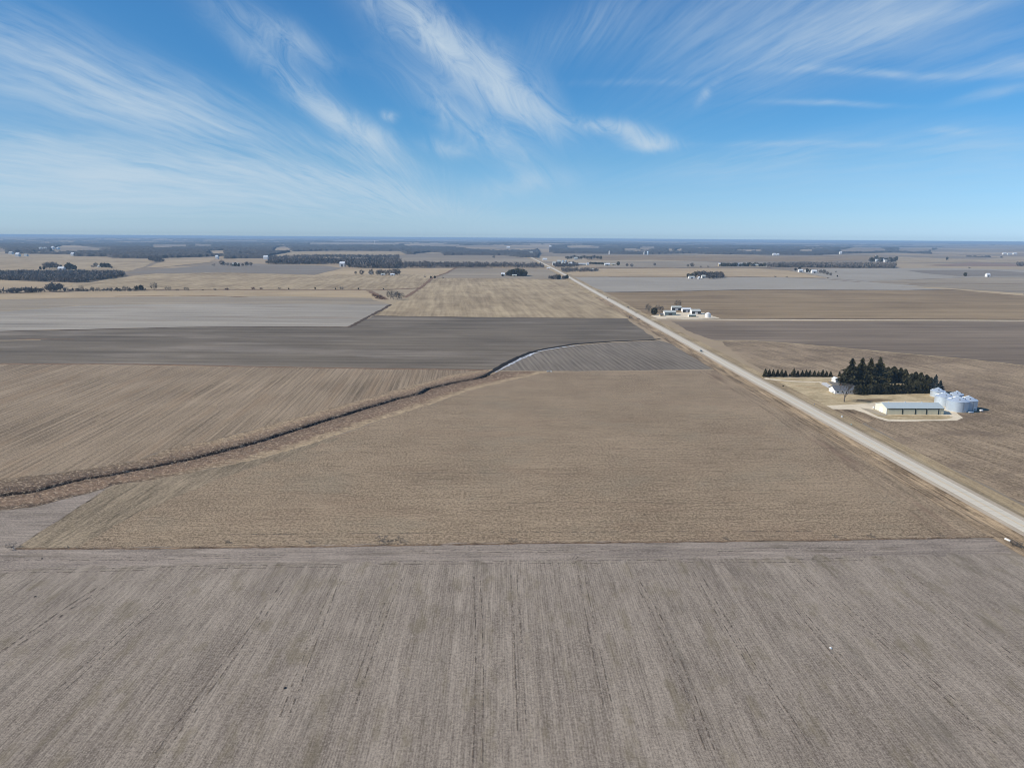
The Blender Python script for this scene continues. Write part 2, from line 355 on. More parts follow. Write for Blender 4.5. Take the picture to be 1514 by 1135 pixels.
# creek corridor: a cut channel with weedy banks between two grass strips
def corridor():
    q = N('creek_bank_weeds'); p = q.pos()
    at = q.n('ShaderNodeAttribute'); at.attribute_name = 'across'
    n1 = q.noise(p, .10, 5, .7); n2 = q.noise(p, .26, 6, .8); n3 = q.noise(p, .55, 5, .8)
    edge_ = q.math('MULTIPLY', q.math('ABSOLUTE', q.math('SUBTRACT', at.outputs['Fac'], .5)), 1.1, clamp=True)
    t = q.math('MULTIPLY_ADD', q.math('MULTIPLY', q.math('SUBTRACT', n1, .5), q.math('ADD', edge_, .08)), .9, at.outputs['Fac'])
    tan, br, dk, rd = S(158, 141, 120), S(118, 102, 90), S(40, 33, 29), S(130, 112, 98)
    c = q.ramp(t, [(0, S(134, 119, 103)), (.10, tan), (.22, S(150, 130, 112)), (.34, rd), (.42, br), (.445, S(92, 76, 66)), (.463, dk), (.525, dk), (.55, S(100, 82, 72)), (.70, rd), (.82, S(128, 108, 94)), (.9, tan), (1, S(180, 162, 138))])
    al = q.n('ShaderNodeAttribute'); al.attribute_name = 'along'
    c2 = q.ramp(t, [(0, S(122, 108, 93)), (.1, S(112, 98, 85)), (.3, br), (.445, S(92, 76, 66)), (.463, dk), (.525, dk), (.55, S(110, 92, 78)), (.70, S(134, 114, 99)), (.9, S(132, 112, 97)), (.97, S(84, 72, 64)), (1, S(110, 96, 84))])
    fa_ = q.math('SUBTRACT', 1.0, q.math('MULTIPLY', q.math('SUBTRACT', al.outputs['Fac'], .18), 6.0, clamp=True), clamp=True); c = q.mix(fa_, c, c2)
    m = q.math('MULTIPLY_ADD', q.math('SUBTRACT', n2, .5), 5.5, .68, clamp=True)
    c = q.mix(m, q.mix(.55, c, S(56, 46, 40)), c)
    m3 = q.math('MULTIPLY_ADD', q.math('SUBTRACT', n3, .56), 9, .35, clamp=True); c = q.mix(q.math('MULTIPLY', m3, .6), c, S(214, 196, 176))
    q.l(c, q.b.inputs['Base Color'])
    bp = q.n('ShaderNodeBump'); bp.inputs['Strength'].default_value = .8; bp.inputs['Distance'].default_value = .4; q.l(n2, bp.inputs['Height']); q.l(bp.outputs[0], q.b.inputs['Normal'])
    ts = [0, .06, .12, .2, .28, .36, .42, .455, .468, .485, .5, .515, .53, .545, .58, .64, .72, .8, .88, .94, 1.]
    V = []; at_ = []; rr = np.random.default_rng(3)
    for i in range(NC):
        for tt in ts:
            p2 = cU[i]+(cC[i]-cU[i])*tt*2 if tt <= .5 else cC[i]+(cL[i]-cC[i])*(tt-.5)*2
            dpt = max(0, 1-abs(tt-.5)/.05)*-1.9
            zb = .06+rr.uniform(0, .35)*(0 if tt in (0, 1.) else 1)+dpt
            if abs(tt-.5) < .045: zb = .0+dpt
            V.append((p2[0], p2[1], hz(*p2)+zb)); at_.append(tt)
    k = len(ts); Fq = []
    for i in range(NC-1):
        for j in range(k-1): a = i*k+j; Fq.append((a, a+k, a+k+1, a+1)[::-1])
    me = np_mesh('creek_bank', V, Fq); me.attributes.new('across', 'FLOAT', 'POINT').data.foreach_set('value', at_); me.attributes.new('along', 'FLOAT', 'POINT').data.foreach_set('value', np.repeat(np.linspace(0, 1, NC), k))
    tag(link('creek_bank', me, q.m), kind='structure')
corridor()

# ------------------------------------------------------------------ highway geometry in the world (runs along +Y)
RL0, RL1 = G(1210, 621.7), G(980, 491.6)
rdir = (np.array(RL1)-np.array(RL0)); rdir /= np.hypot(*rdir)
def rx(y, off=0): return RL0[0]+rdir[0]/rdir[1]*(y-RL0[1])+off
RW = 12.6
print('ROAD', RL0, RL1, 'left x at 300', rx(300), [rx(G(*p)[1])-G(*p)[0] for p in ((1061.7, 538.4), (1508.8, 788.8), (924, 457), (839, 409), (799, 387))], 'width', [G(*p)[0]-rx(G(*p)[1]) for p in ((992, 490), (1084.7, 539), (1276.6, 644), (1438, 729), (940, 457))])

# ------------------------------------------------------------------ fields
fy = G(757, 801)[1]
def jag(pxs, amp=1.3, st=3.0, sd=1):
    rj = np.random.default_rng(sd); W_ = [np.array(G(*p)) for p in pxs]; out = []
    for a, b in zip(W_[:-1], W_[1:]):
        n = max(2, int(np.hypot(*(b-a))/st))
        out += [tuple(a+(b-a)*i/n+np.array((0, rj.normal(0, amp)))) for i in range(n)]
    return out+[tuple(W_[-1])]
xr = lambda y: rx(y)-13.5
drape('front_field', [(-900, -700), (xr(-700), -700), (xr(fy-14), fy-14), G(1400, 812), G(1100, 818), G(757, 822), G(400, 826), G(0, 834), G(-300, 842), (-900, fy-16)], MAT['front'], 1)
drape('field_headland', jag([(-300, 848), (0, 841), (400, 833), (757, 829), (1100, 826), (1495, 818)])+[G(1480, 795), G(1100, 800), G(757, 803), G(400, 808), G(22, 813), G(158, 722), G(132, 730), G(93, 738), G(53, 750), G(0, 756), G(-150, 788), (-900, fy+20)], MAT['headland'], 2)
MAINR = [(1481, 791.6), (1371, 735), (1264, 669.6), (1163, 604), (1106, 567), (1067, 547)]
field('stubble_field', [(22, 811), (400, 808), (757, 803), (1100, 800), (1470, 793)]+MAINR[1:]+[(800, 550.5), (815, 549)]+CRE_L[5:-1][::-1]+[(158, 722)], MAT['main'], 1)
MAT['mainleft'] = field_mat('corn_stubble_left_end', S(86, 78, 67), S(168, 154, 136), R(-3), speck=((.8, 1.2), (2.2, 1.0)), streaks=((1.4, 20, .7), (4, 60, .5)), big=((1/40., .4),))
drape('stubble_field', jag([(110, 811), (200, 760), (330, 705), (520, 643)], 2.5, 5)+[G(479, 650), G(400, 674), G(317, 692), G(251, 705), G(169, 717), G(158, 722), G(22, 811)], MAT['mainleft'], 2)
field('stubble_field', [(1380, 793), (1470, 792)]+MAINR[1:]+[(1030, 548), (1072, 570), (1124, 602), (1214, 662), (1318, 735)], MAT['mainside'], 2)
field('stubble_field', [(-260, 540), (0, 538), (400, 543), (640, 546), (728, 546.5)]+CRE_U[:-1][::-1]+[(-260, 738)], MAT['left'], 1)
DL = [(-300, 489), (0, 490), (132, 487), (264, 484), (400, 483), (517, 484), (553, 466.5), (600, 468), (780, 470), (928, 471), (938, 480), (966, 499), (972, 502), (908, 505), (847, 510), (805, 517), (785, 521), (760, 531), (741, 542), (731, 547), (640, 546), (400, 542), (0, 537), (-300, 538)]
field('dark_field', DL, MAT['darkL'], 1)
field('dark_field', [(738, 548), (762, 533), (790, 521), (847, 511), (908, 506), (975, 503.5), (1000, 510), (1060, 545.5), (900, 548)], MAT['darkT'], 1)
field('right_field', [(1068, 505), (1114, 504.5), (1204, 511), (1333, 523), (1426, 531), (1514, 541), (1700, 560), (2600, 800), (2600, 1500), (1800, 970), (1514, 745), (1440, 709), (1345, 662), (1280, 625), (1225, 598), (1100, 532)], MAT['right'], 1)
field('dark_field', [(992, 474.5), (1050, 474.5), (1514, 475.5), (1800, 477), (1900, 590), (1700, 559), (1514, 540), (1426, 530), (1333, 522), (1204, 510), (1114, 503.5), (1058, 504), (1020, 490)], MAT['darkR'], 1)
field('brown_field', [(895, 432.5), (1000, 431), (1114, 428.5), (1338, 429.5), (1399, 428), (1514, 437), (1800, 450), (1800, 474), (1514, 472.5), (1050, 471), (985, 470.5), (960, 467), (925, 448)], MAT['brown'], 1)
field('tan_field', [(1283, 417), (1420, 411), (1514, 410), (1800, 412), (1800, 449), (1514, 436.5), (1399, 427.5), (1352, 422)], MAT['tanG'], 1)
field('grey_field', [(850, 410), (900, 409.5), (1000, 410), (1114, 409.5), (1225, 411.5), (1283, 416.5), (1352, 422.3), (1399, 428), (1338, 429), (1114, 428), (1000, 430.5), (893, 432)], MAT['greyR'], 1)
field('tan_field', [(838, 403), (860, 399), (920, 397.5), (1061, 396.5), (1114, 396.5), (1165, 400), (1225, 411), (1114, 409), (1000, 409.5), (900, 409), (849, 409.5)], MAT['tan2'], 1)
field('grey_field', [(1220, 397), (1300, 396.5), (1394, 396.5), (1514, 399), (1800, 402), (1800, 411), (1514, 409.5), (1420, 410.5), (1283, 416), (1225, 411), (1170, 400)], MAT['greyR'], 1)
field('dark_field', [(1341, 400), (1400, 399.5), (1460, 399.5), (1514, 403), (1700, 405), (1700, 408.5), (1514, 408), (1420, 408.5), (1375, 405)], MAT['dgrey'], 2)
field('brown_field', [(1365, 392.5), (1400, 390.5), (1440, 388), (1500, 390), (1520, 392), (1510, 394), (1400, 393.5)], MAT['mauve'], 1)
field('tan_field', [(885, 387.5), (980, 386), (1030, 386.5), (1060, 388.5), (1140, 389), (1140, 396), (1061, 395.8), (920, 396), (880, 394)], MAT['tanG'], 1)
field('tan_field', [(860, 378), (960, 377.5), (1060, 377.5), (1160, 379), (1300, 377), (1320, 384), (1200, 386.5), (1060, 387), (960, 384), (870, 385)], MAT['brown'], 1)
field('tan_field', [(1322, 379), (1400, 382.5), (1514, 385), (1700, 386), (1700, 389), (1514, 389), (1440, 387.5), (1325, 388)], MAT['tan'], 1)
# left of the highway
field('tan_field', [(554, 466), (578, 450), (600, 441), (626, 423), (640, 411), (700, 411.5), (800, 412.5), (834, 413), (858, 424), (887, 438), (927, 464), (929, 470.5), (780, 469.5), (600, 467.5)], MAT['tan'], 1)
field('tan_field', [(641, 410.5), (660, 404), (672, 396.5), (700, 397), (800, 398), (812, 399), (833, 412.5), (800, 412), (700, 411)], MAT['tanG'], 1)
field('grey_field', [(-300, 461), (0, 461), (130, 451), (264, 449), (400, 449), (573, 449.5), (577, 450), (550, 466), (517, 483), (400, 482.5), (264, 483.5), (132, 486.5), (0, 489.5), (-300, 488)], MAT['greyL'], 1)
field('tan_field', [(-300, 440), (0, 437), (90, 433), (200, 431), (400, 430), (540, 430.5), (552, 444), (575, 449), (400, 448.5), (264, 448.5), (130, 450.5), (0, 460.5), (-300, 460.5)], MAT['tanG'], 1)
field('tan_field', [(-300, 434), (0, 434.5), (60, 433), (200, 430.5), (400, 430), (540, 429.5), (560, 441), (400, 438), (200, 439), (0, 443), (-300, 445)], MAT['tan2'], 2)
field('tan_field', [(-300, 414), (0, 413.5), (40, 416), (110, 419), (105, 423), (70, 428), (0, 431), (-300, 433)], MAT['tan2'], 1)
field('tan_field', [(120, 419), (182, 409.5), (230, 404.5), (330, 403), (465, 406.5), (660, 404.5), (640, 411), (620, 425), (590, 428), (400, 428.5), (200, 429), (95, 428)], MAT['tan'], 1)
field('grey_field', [(180, 404), (240, 398), (320, 391), (380, 390), (480, 393), (507, 396.5), (465, 406.5), (400, 404.5), (330, 403), (225, 404.5)], MAT['dgrey'], 1)
field('tan_field', [(507, 397), (590, 397.5), (672, 396.5), (660, 404.5), (600, 406), (465, 406.5)], MAT['tan2'], 1)
field('tan_field', [(-300, 377), (0, 377.5), (90, 378), (115, 380.5), (230, 384), (215, 394), (180, 403), (0, 402.5), (-300, 402)], MAT['tan'], 1)
field('tan_field', [(245, 385), (320, 382), (310, 388), (240, 395), (215, 396)], MAT['tan2'], 2)
field('tan_field', [(590, 381.5), (680, 381), (790, 383), (795, 390), (680, 391), (600, 390.5)], MAT['tanG'], 1)
field('tan_field', [(425, 372), (485, 371.5), (590, 371.5), (600, 377), (420, 377)], MAT['tan'], 1)
# cover strips between the fields: field-edge grass lines, drainage ditches
field('pale_grass_strip', [(1395, 427.5), (1330, 424), (1390, 425.5), (1514, 434), (1514, 437.5)], MAT['tan2'], 2)
def P(*a): return [G(*p) for p in a]
MAT['dline'] = plain('dark_ditch_edge_grass', S(84, 72, 64), .95, .4, .3)
MAT['bline'] = plain('brown_fence_row_grass', S(122, 101, 86), .95, .35, .2)
rb = lambda pts, w, m, k=3, j=.5, sd=1: ribbon('field_edge_grass', P(*pts), w, MAT[m], k, j, sd)
rb([(-250, 489.5), (0, 490), (132, 487), (264, 484), (400, 483), (517, 483.5)], 4.5, 'dline')
rb([(517, 483.5), (545, 468), (565, 458), (578, 450)], 6, 'dline')
rb([(599, 440), (626, 422.5), (640, 410.5), (660, 404), (674, 396)], 9, 'bline')
rb([(-200, 539), (0, 538), (200, 538.5), (400, 542.5), (560, 545), (728, 547)], 4.5, 'bline')
rb([(553, 466.8), (600, 467.8), (780, 469.8), (930, 471)], 3.5, 'dline')
rb([(893, 432.2), (1000, 430.8), (1114, 428.3), (1338, 429.3), (1420, 428.3)], 7, 'dline')
rb([(985, 470.7), (1050, 471), (1300, 471.8), (1514, 472.6), (1700, 473.6)], 5, 'dline')
rb([(1050, 504), (1114, 503.8), (1204, 510.5), (1333, 522.5), (1426, 530.5), (1514, 540.5)], 4, 'vergeR')
rb([(130, 428), (220, 428.6), (320, 429), (400, 428.8), (560, 429), (625, 426)], 13, 'bline')
rb([(-200, 434.5), (0, 434), (60, 432.5), (130, 430)], 16, 'dline')
rb([(545, 430), (560, 437), (572, 443)], 12, 'bline')
rb([(170, 438.5), (264, 437), (330, 438), (365, 439.6)], 9, 'bline')
rb([(1345, 420), (1380, 419.4), (1440, 419.6), (1514, 420)], 8, 'bline', 2)
rb([(880, 396.3), (960, 395.8), (1060, 395.3), (1140, 395.8)], 22, 'bline')
rb([(25, 500.6), (60, 501.6), (110, 501.8)], 4, 'bline', 3)
rb([(-100, 504), (0, 503.5), (60, 502.5)], 4, 'tan2', 2)
rb([(22, 811), (200, 811), (400, 808.8), (600, 806), (757, 803.5), (1000, 801), (1250, 797.8), (1470, 794)], 1.3, 'weeds', 4, .7)
rb([(1272, 417.2), (1200, 411.2), (1120, 409.3), (1000, 409.8), (900, 409.6)], 8, 'bline', 2)

# snow lying beside the upper creek, and the creek itself
ribbon('creek', P((700, 561), (712, 557.5), (722, 552.5), (731, 547.5), (742, 541), (762, 530.5), (786, 520.8), (806, 516), (848, 509), (905, 504.8), (965, 502.8), (976, 501)), [2.2, 2.4, 3.5, 5, 5.5, 6, 5.5, 5, 4, 3, 2.6, 2], MAT['mud'], 5, .3, 5, .25)
ribbon('snow_patch', P((733, 550.5), (742, 545.5), (758, 537), (768, 531.5), (780, 526), (792, 521.6)), [2.5, 1.5, 4.5, 3.5, 5.5, 4.5], MAT['snow'], 4, .5, 6, .25)
ribbon('snow_patch', P((795, 520.4), (806, 517.8), (825, 514.5), (848, 511.5), (858, 510)), [4, 2.5, 3, 2.5, .8], MAT['snow'], 4, .4, 8, .25)

# highway: raised carriageway, gravel shoulders, verges
ys = [-300, 0, 150]+list(np.arange(200, 1000, 25))+list(1000*1.05**np.arange(0, 40)); ys = [y for y in ys if y < 5600]
def strip(name, a, b, mat, k, zoff=0., zb=None, y0=-300, y1=5600):
    yy = [y for y in ys if y0 <= y <= y1]; V = []
    for y in yy:
        for q, z in ((a, zoff), (b, zoff if zb is None else zb)): x = rx(y, q); V.append((x, y, hz(x, y)+float(lift(x, y, k))+z))
    n = len(yy); Fq = [(2*i, 2*i+1, 2*i+3, 2*i+2) for i in range(n-1)]
    return tag(link(name, np_mesh(name, V, Fq), mat), kind='structure')
strip('verge', -14, -6, MAT['verge'], 3, 0., .02, y1=1500); strip('verge', -6.02, -.9, MAT['verge'], 3, .02, .75, y1=1500)
strip('verge', RW+.9, RW+5, MAT['vergeR'], 3, .75, .02, y1=1500); strip('verge', RW+4.98, RW+13, MAT['vergeR'], 3, .02, 0., y1=1500)
strip('verge', -14, -.9, MAT['vergeR'], 3, 0, .6, y0=1450); strip('verge', RW+.9, RW+12, MAT['vergeR'], 3, .6, 0, y0=1450)
strip('road_shoulder', -.9, 2.0, MAT['shoulder'], 3, .75, .8); strip('road_shoulder', RW-2.0, RW+.9, MAT['shoulder'], 3, .8, .75)
strip('road', 2.0, RW/2, MAT['road'], 3, .8, .87); strip('road', RW/2, RW-2.0, MAT['road'], 3, .87, .8)
MAT['paint'] = plain('worn_yellow_road_paint', S(205, 170, 80), .7, .2, .8); MAT['wpaint'] = plain('worn_white_road_paint', S(225, 222, 215), .7, .15, .8)
strip('road_marking', RW/2-.22, RW/2-.1, MAT['paint'], 3, .885, .885, 0, 900); strip('road_marking', RW/2+.1, RW/2+.22, MAT['paint'], 3, .885, .885, 0, 900)
strip('road_marking', 2.15, 2.3, MAT['wpaint'], 3, .83, .83, 0, 900); strip('road_marking', RW-2.3, RW-2.15, MAT['wpaint'], 3, .83, .83, 0, 900)
# gravel side road going right from the highway
y1_ = G(1050, 472.6)[1]
ribbon('side_road', [(rx(y1_)+RW, y1_-3), (rx(y1_)+RW+20, y1_)]+[G(1080, 472.8), G(1300, 473.6), G(1514, 474.3), G(1900, 476)], 9, MAT['gravel'], 4, .06, 2)

# ------------------------------------------------------------------ farmyard surfaces
field('lawn', [(1128, 557.5), (1232, 556.8), (1262, 562), (1330, 563), (1395, 578), (1398, 590), (1388, 597), (1330, 594.5), (1300, 596), (1292, 600.5), (1213, 602), (1175, 581), (1140, 562.5)], MAT['lawn'], 2)
field('lawn', [(1216, 605), (1255, 604.5), (1285, 611), (1306, 619.5), (1290, 622), (1262, 629), (1240, 617)], MAT['verge'], 2)
field('farm_track', [(1203, 600.5), (1240, 598.8), (1283, 596.5), (1305, 594), (1340, 593), (1372, 594.5), (1398, 600), (1412, 608), (1424, 617.5), (1415, 621.5), (1335, 623.2), (1312, 622.5), (1296, 618), (1280, 611), (1262, 605.5), (1222, 604.5), (1210, 603.8)], MAT['gravel'], 3)
field('lawn', [(1288, 607), (1300, 609), (1312, 613.5), (1390, 613.8), (1403, 614.5), (1409, 617), (1400, 619.4), (1340, 620.6), (1314, 619.8), (1298, 615.5), (1284, 608.5)], MAT['lawn'], 4)
ribbon('driveway', P((1130, 559), (1148, 561.8), (1180, 564), (1212, 564.8), (1224, 569), (1234, 575)), [7, 4.5, 4.5, 5, 6, 6], MAT['gravel'], 4, .08, 3)
ribbon('driveway', P((1138, 557.6), (1180, 558.2), (1236, 558.6)), 2.0, MAT['gravel'], 4, .2, 3)
field('driveway', [(1217, 565), (1222, 565.6), (1234, 573.6), (1233, 577.5), (1229, 577), (1214, 568)], MAT['conc'], 5)
field('farmyard', [(1224, 564.5), (1240, 563.5), (1262, 566), (1262, 574), (1236, 573)], plain('asphalt_yard', S(120, 118, 118), .9, .15, .8), 5)
field('farmyard', [(1272, 603), (1296, 606), (1312, 613), (1308, 616), (1294, 612), (1280, 607)], plain('grey_gravel_pad', S(160, 152, 140), .9, .2, 1.), 5)
field('brown_ground', [(1268, 590.5), (1300, 589.5), (1322, 591.5), (1296, 594), (1264, 594)], plain('dull_brown_ground', S(122, 108, 88), .95, .35, .5), 4)  # ground patch of a darker brown than the lawn around it
# tracks in the fields
tr = lambda pts, w=.7, m='track', k=3, sd=1: ribbon('wheel_track', P(*pts), w, MAT[m], k, .5, sd)
def pair(pts, gap=2.2, w=.45, m='track', sd=1):
    a = np.array(P(*pts)); t = np.gradient(a, axis=0); t /= np.hypot(t[:, 0], t[:, 1])[:, None]; n_ = np.stack([-t[:, 1], t[:, 0]], 1)
    for q_, sg in enumerate((-1, 1)): ribbon('wheel_track', [tuple(v) for v in a+n_*gap/2*sg], w, MAT[m], 3, .5, sd+q_)
pair([(150, 868), (110, 893), (60, 928), (0, 968)], 2.4, .8)
pair([(848, 834), (849, 826), (856, 818), (875, 813.5), (905, 812), (935, 813.5), (960, 817)], 1.4, .4)
for i, pp in enumerate([[(0, 845), (130, 843), (330, 838), (500, 836)], [(560, 832), (757, 831), (990, 829.5)], [(0, 826), (200, 826), (420, 822)], [(1000, 829), (1175, 829), (1300, 825)], [(620, 816), (760, 814), (840, 815)], [(1060, 813), (1200, 812), (1330, 811)]]): pair(pp, 2.2, .5, sd=i)
for i, pp in enumerate([[(1180, 900), (1215, 942), (1245, 977), (1275, 1005)], [(942, 860), (960, 890), (985, 935), (1015, 1010), (1050, 1110)], [(590, 855), (570, 900), (548, 960), (520, 1040)], [(705, 850), (708, 920), (709, 1000), (706, 1135)], [(1030, 845), (1060, 900), (1110, 980), (1190, 1100)], [(250, 880), (190, 930), (90, 1020)], [(430, 850), (380, 920), (290, 1040), (220, 1135)], [(760, 850), (766, 960), (772, 1080)], [(1170, 835), (1240, 890), (1350, 985), (1480, 1100)], [(1330, 840), (1410, 905), (1514, 985)], [(860, 850), (875, 930), (900, 1050)], [(500, 850), (470, 930), (420, 1060)]]): pair(pp, 2.2, .4, sd=20+i)
tr([(900, 664), (1000, 664.5), (1120, 664.5), (1170, 663), (1230, 662.5), (1262, 665)], .9, sd=4)
tr([(560, 700), (700, 699), (850, 701)], .6, sd=41); tr([(640, 745), (900, 742), (1100, 744)], .6, sd=42); tr([(340, 790), (600, 788), (900, 786), (1200, 785)], .7, sd=43); tr([(1060, 708), (1200, 707)], .6, sd=44)
for i in range(12):
    x = 20+i*34; tr([(x-70-i*3, 640+i*.5-i*3), (x-10, 600-i*3), (x+45+i*2, 565-i*.9), (x+62+i*3, 552-i*.4), (x+40+i*3, 546)], 1.0, 'lighttrack', 3, i)
# white culvert pipe and headwall
def tubething(name, label, cat, a, b, r, mat):
    m = MB(); za, zb = hz(*a), hz(*b); m.lathe([(r, 0), (r, math.hypot(b[0]-a[0], b[1]-a[1])), (r*.82, math.hypot(b[0]-a[0], b[1]-a[1])), (r*.82, .3)], 16)
    o = m.build(name, mat); o.location = (a[0], a[1], za+r*.7); v = Vector((b[0]-a[0], b[1]-a[1], zb-za)); o.rotation_euler = v.to_track_quat('Z', 'Y').to_euler(); return tag(o, label, cat)
tubething('culvert_pipe', 'white culvert pipe lying at the field corner beside the highway', 'pipe', G(1486, 797.2), G(1494, 801), .45, plain('white_plastic_pipe', (.75, .74, .7, 1), .5, .08))
t_ = thing('culvert_headwall', 'small grey concrete headwall at the far edge of the stubble field', 'culvert', (*G(812, 549.5), 0))
m = MB(); m.box(-2.2, 2.2, -.3, .3, -.3, 1.1); m.build('wall', MAT['conc'], t_)
m = MB(); m.box(-2.4, -1.9, -1.5, -.31, -.3, .8); m.build('wing_wall', MAT['conc'], t_); m = MB(); m.box(1.9, 2.4, -1.5, -.31, -.3, .8); m.build('wing_wall', MAT['conc'], t_)
m = MB(); m.lathe([(.45, 0), (.45, .12)], 14, cap=True); o = m.build('pipe_mouth', MAT['mud'], t_); o.rotation_euler = (R(90), 0, 0); o.location = (0, -.31, .4)
# sky grading by height above the horizon (ratio to the plain sky) and the cirrus layout
STREAKS = [
 ('s', -250, 265, 520, 300, 42, .22), ('s', -150, 130, 260, 165, 40, .12), ('s', 560, 20, 780, 200, 34, .10), ('s', 1050, 60, 1500, -10, 60, .07),
 ('f', -80, 30, 350, 215, 40, .42), ('f', 30, 80, 330, 190, 24, .38), ('f', 60, 135, 330, 195, 18, .28), ('f', -150, 90, 200, 165, 30, .35), ('f', 110, 60, 420, 185, 20, .20), ('f', -150, 0, 150, 80, 36, .22), ('f', 200, 130, 370, 200, 14, .2),
 ('f', -150, 180, 330, 258, 22, .62), ('f', -120, 235, 460, 288, 24, .62), ('f', -300, 255, 300, 300, 40, .30), ('f', 150, 212, 560, 288, 18, .38), ('f', 300, 215, 650, 304, 15, .38), ('f', -250, 283, 640, 314, 18, .34), ('f', 350, 190, 640, 255, 16, .20), ('f', -400, 225, 260, 275, 34, .35), ('f', 420, 230, 700, 320, 30, .14),
 ('c', 300, -10, 470, 110, 26, .28), ('c', 390, 30, 490, 90, 16, .30), ('c', 380, 85, 580, 235, 17, .50), ('c', 450, 150, 595, 225, 15, .40), ('f', 500, 185, 620, 290, 24, .22), ('c', 520, 195, 590, 215, 14, .25),
 ('c', 530, -40, 720, 120, 30, .65), ('c', 600, 20, 740, 130, 26, .65), ('c', 690, 80, 800, 185, 24, .50), ('c', 600, 120, 790, 250, 24, .50), ('c', 700, 130, 780, 180, 16, .3), ('c', 738, 70, 742, 160, 20, .30), ('c', 740, 140, 850, 195, 18, .40), ('c', 566, 172, 586, 178, 6, .8), ('c', 630, 215, 700, 228, 12, .35), ('c', 700, 285, 840, 262, 16, .28), ('c', 780, 100, 820, 170, 20, .2),
 ('c', 840, 176, 960, 202, 9, .62), ('c', 932, 210, 994, 217, 9, 1.2), ('c', 890, 186, 965, 200, 10, .4),
 ('f', 1060, 130, 1500, -30, 40, .28), ('f', 1150, 100, 1420, -20, 30, .20), ('f', 980, 110, 1260, -20, 36, .22), ('f', 940, 70, 1140, -30, 32, .24), ('f', 1240, 25, 1340, -10, 12, .35), ('f', 1180, 75, 1500, -5, 16, .35), ('f', 780, 80, 1000, -30, 30, .2), ('f', 1320, 95, 1580, 35, 20, .22), ('f', 1100, 60, 1300, -40, 50, .2),
 ('f', 1160, 103, 1430, 112, 5, .50), ('f', 1400, 111, 1620, 86, 13, .55), ('f', 1150, 153, 1320, 154, 4, .30), ('f', 1420, 150, 1530, 128, 7, .30), ('f', 1310, 208, 1580, 215, 26, .25), ('f', 1375, 191, 1435, 195, 5, .40), ('c', 1032, 158, 1066, 118, 6, .32), ('f', 1010, 252, 1270, 212, 16, .24), ('f', 1040, 217, 1340, 213, 4, .22), ('f', 960, 265, 1700, 240, 40, .16), ('f', 860, 123, 1040, 125, 5, .12),
]
# ------------------------------------------------------------------ trees
def foliage_mat(name, a, b, scale=.6):
    q = N(name); g = q.n('ShaderNodeTexCoord'); oi = q.n('ShaderNodeObjectInfo')
    n = q.noise(g.outputs['Object'], scale, 3, .7); f = q.math('MULTIPLY_ADD', q.math('SUBTRACT', n, .5), 2.4, oi.outputs['Random'], clamp=True)
    q.l(q.mix(f, a, b), q.b.inputs['Base Color']); q.b.inputs['Roughness'].default_value = .8; return q.m
MAT['spruce'] = foliage_mat('dark_spruce_needles', (.030, .029, .014, 1), (.095, .086, .042, 1))
MAT['pine'] = foliage_mat('dark_pine_needles', (.034, .033, .017, 1), (.105, .095, .048, 1))
MAT['bluespruce'] = foliage_mat('blue_spruce_needles', (.05, .065, .065, 1), (.10, .115, .11, 1))
MAT['bark'] = foliage_mat('grey_bark', (.10, .085, .07, 1), (.17, .15, .13, 1))
MAT['twigs'] = foliage_mat('bare_grey_twigs', (.10, .09, .08, 1), (.18, .16, .14, 1))
MAT['rust'] = foliage_mat('rusty_brown_twigs', (.14, .07, .045, 1), (.22, .13, .09, 1))
MAT['woods'] = foliage_mat('winter_woodland_twigs', (.085, .074, .068, 1), (.20, .175, .155, 1), .05)
MAT['weedtuft'] = foliage_mat('dead_weed_stalks', (.20, .15, .11, 1), (.46, .37, .28, 1), .05)

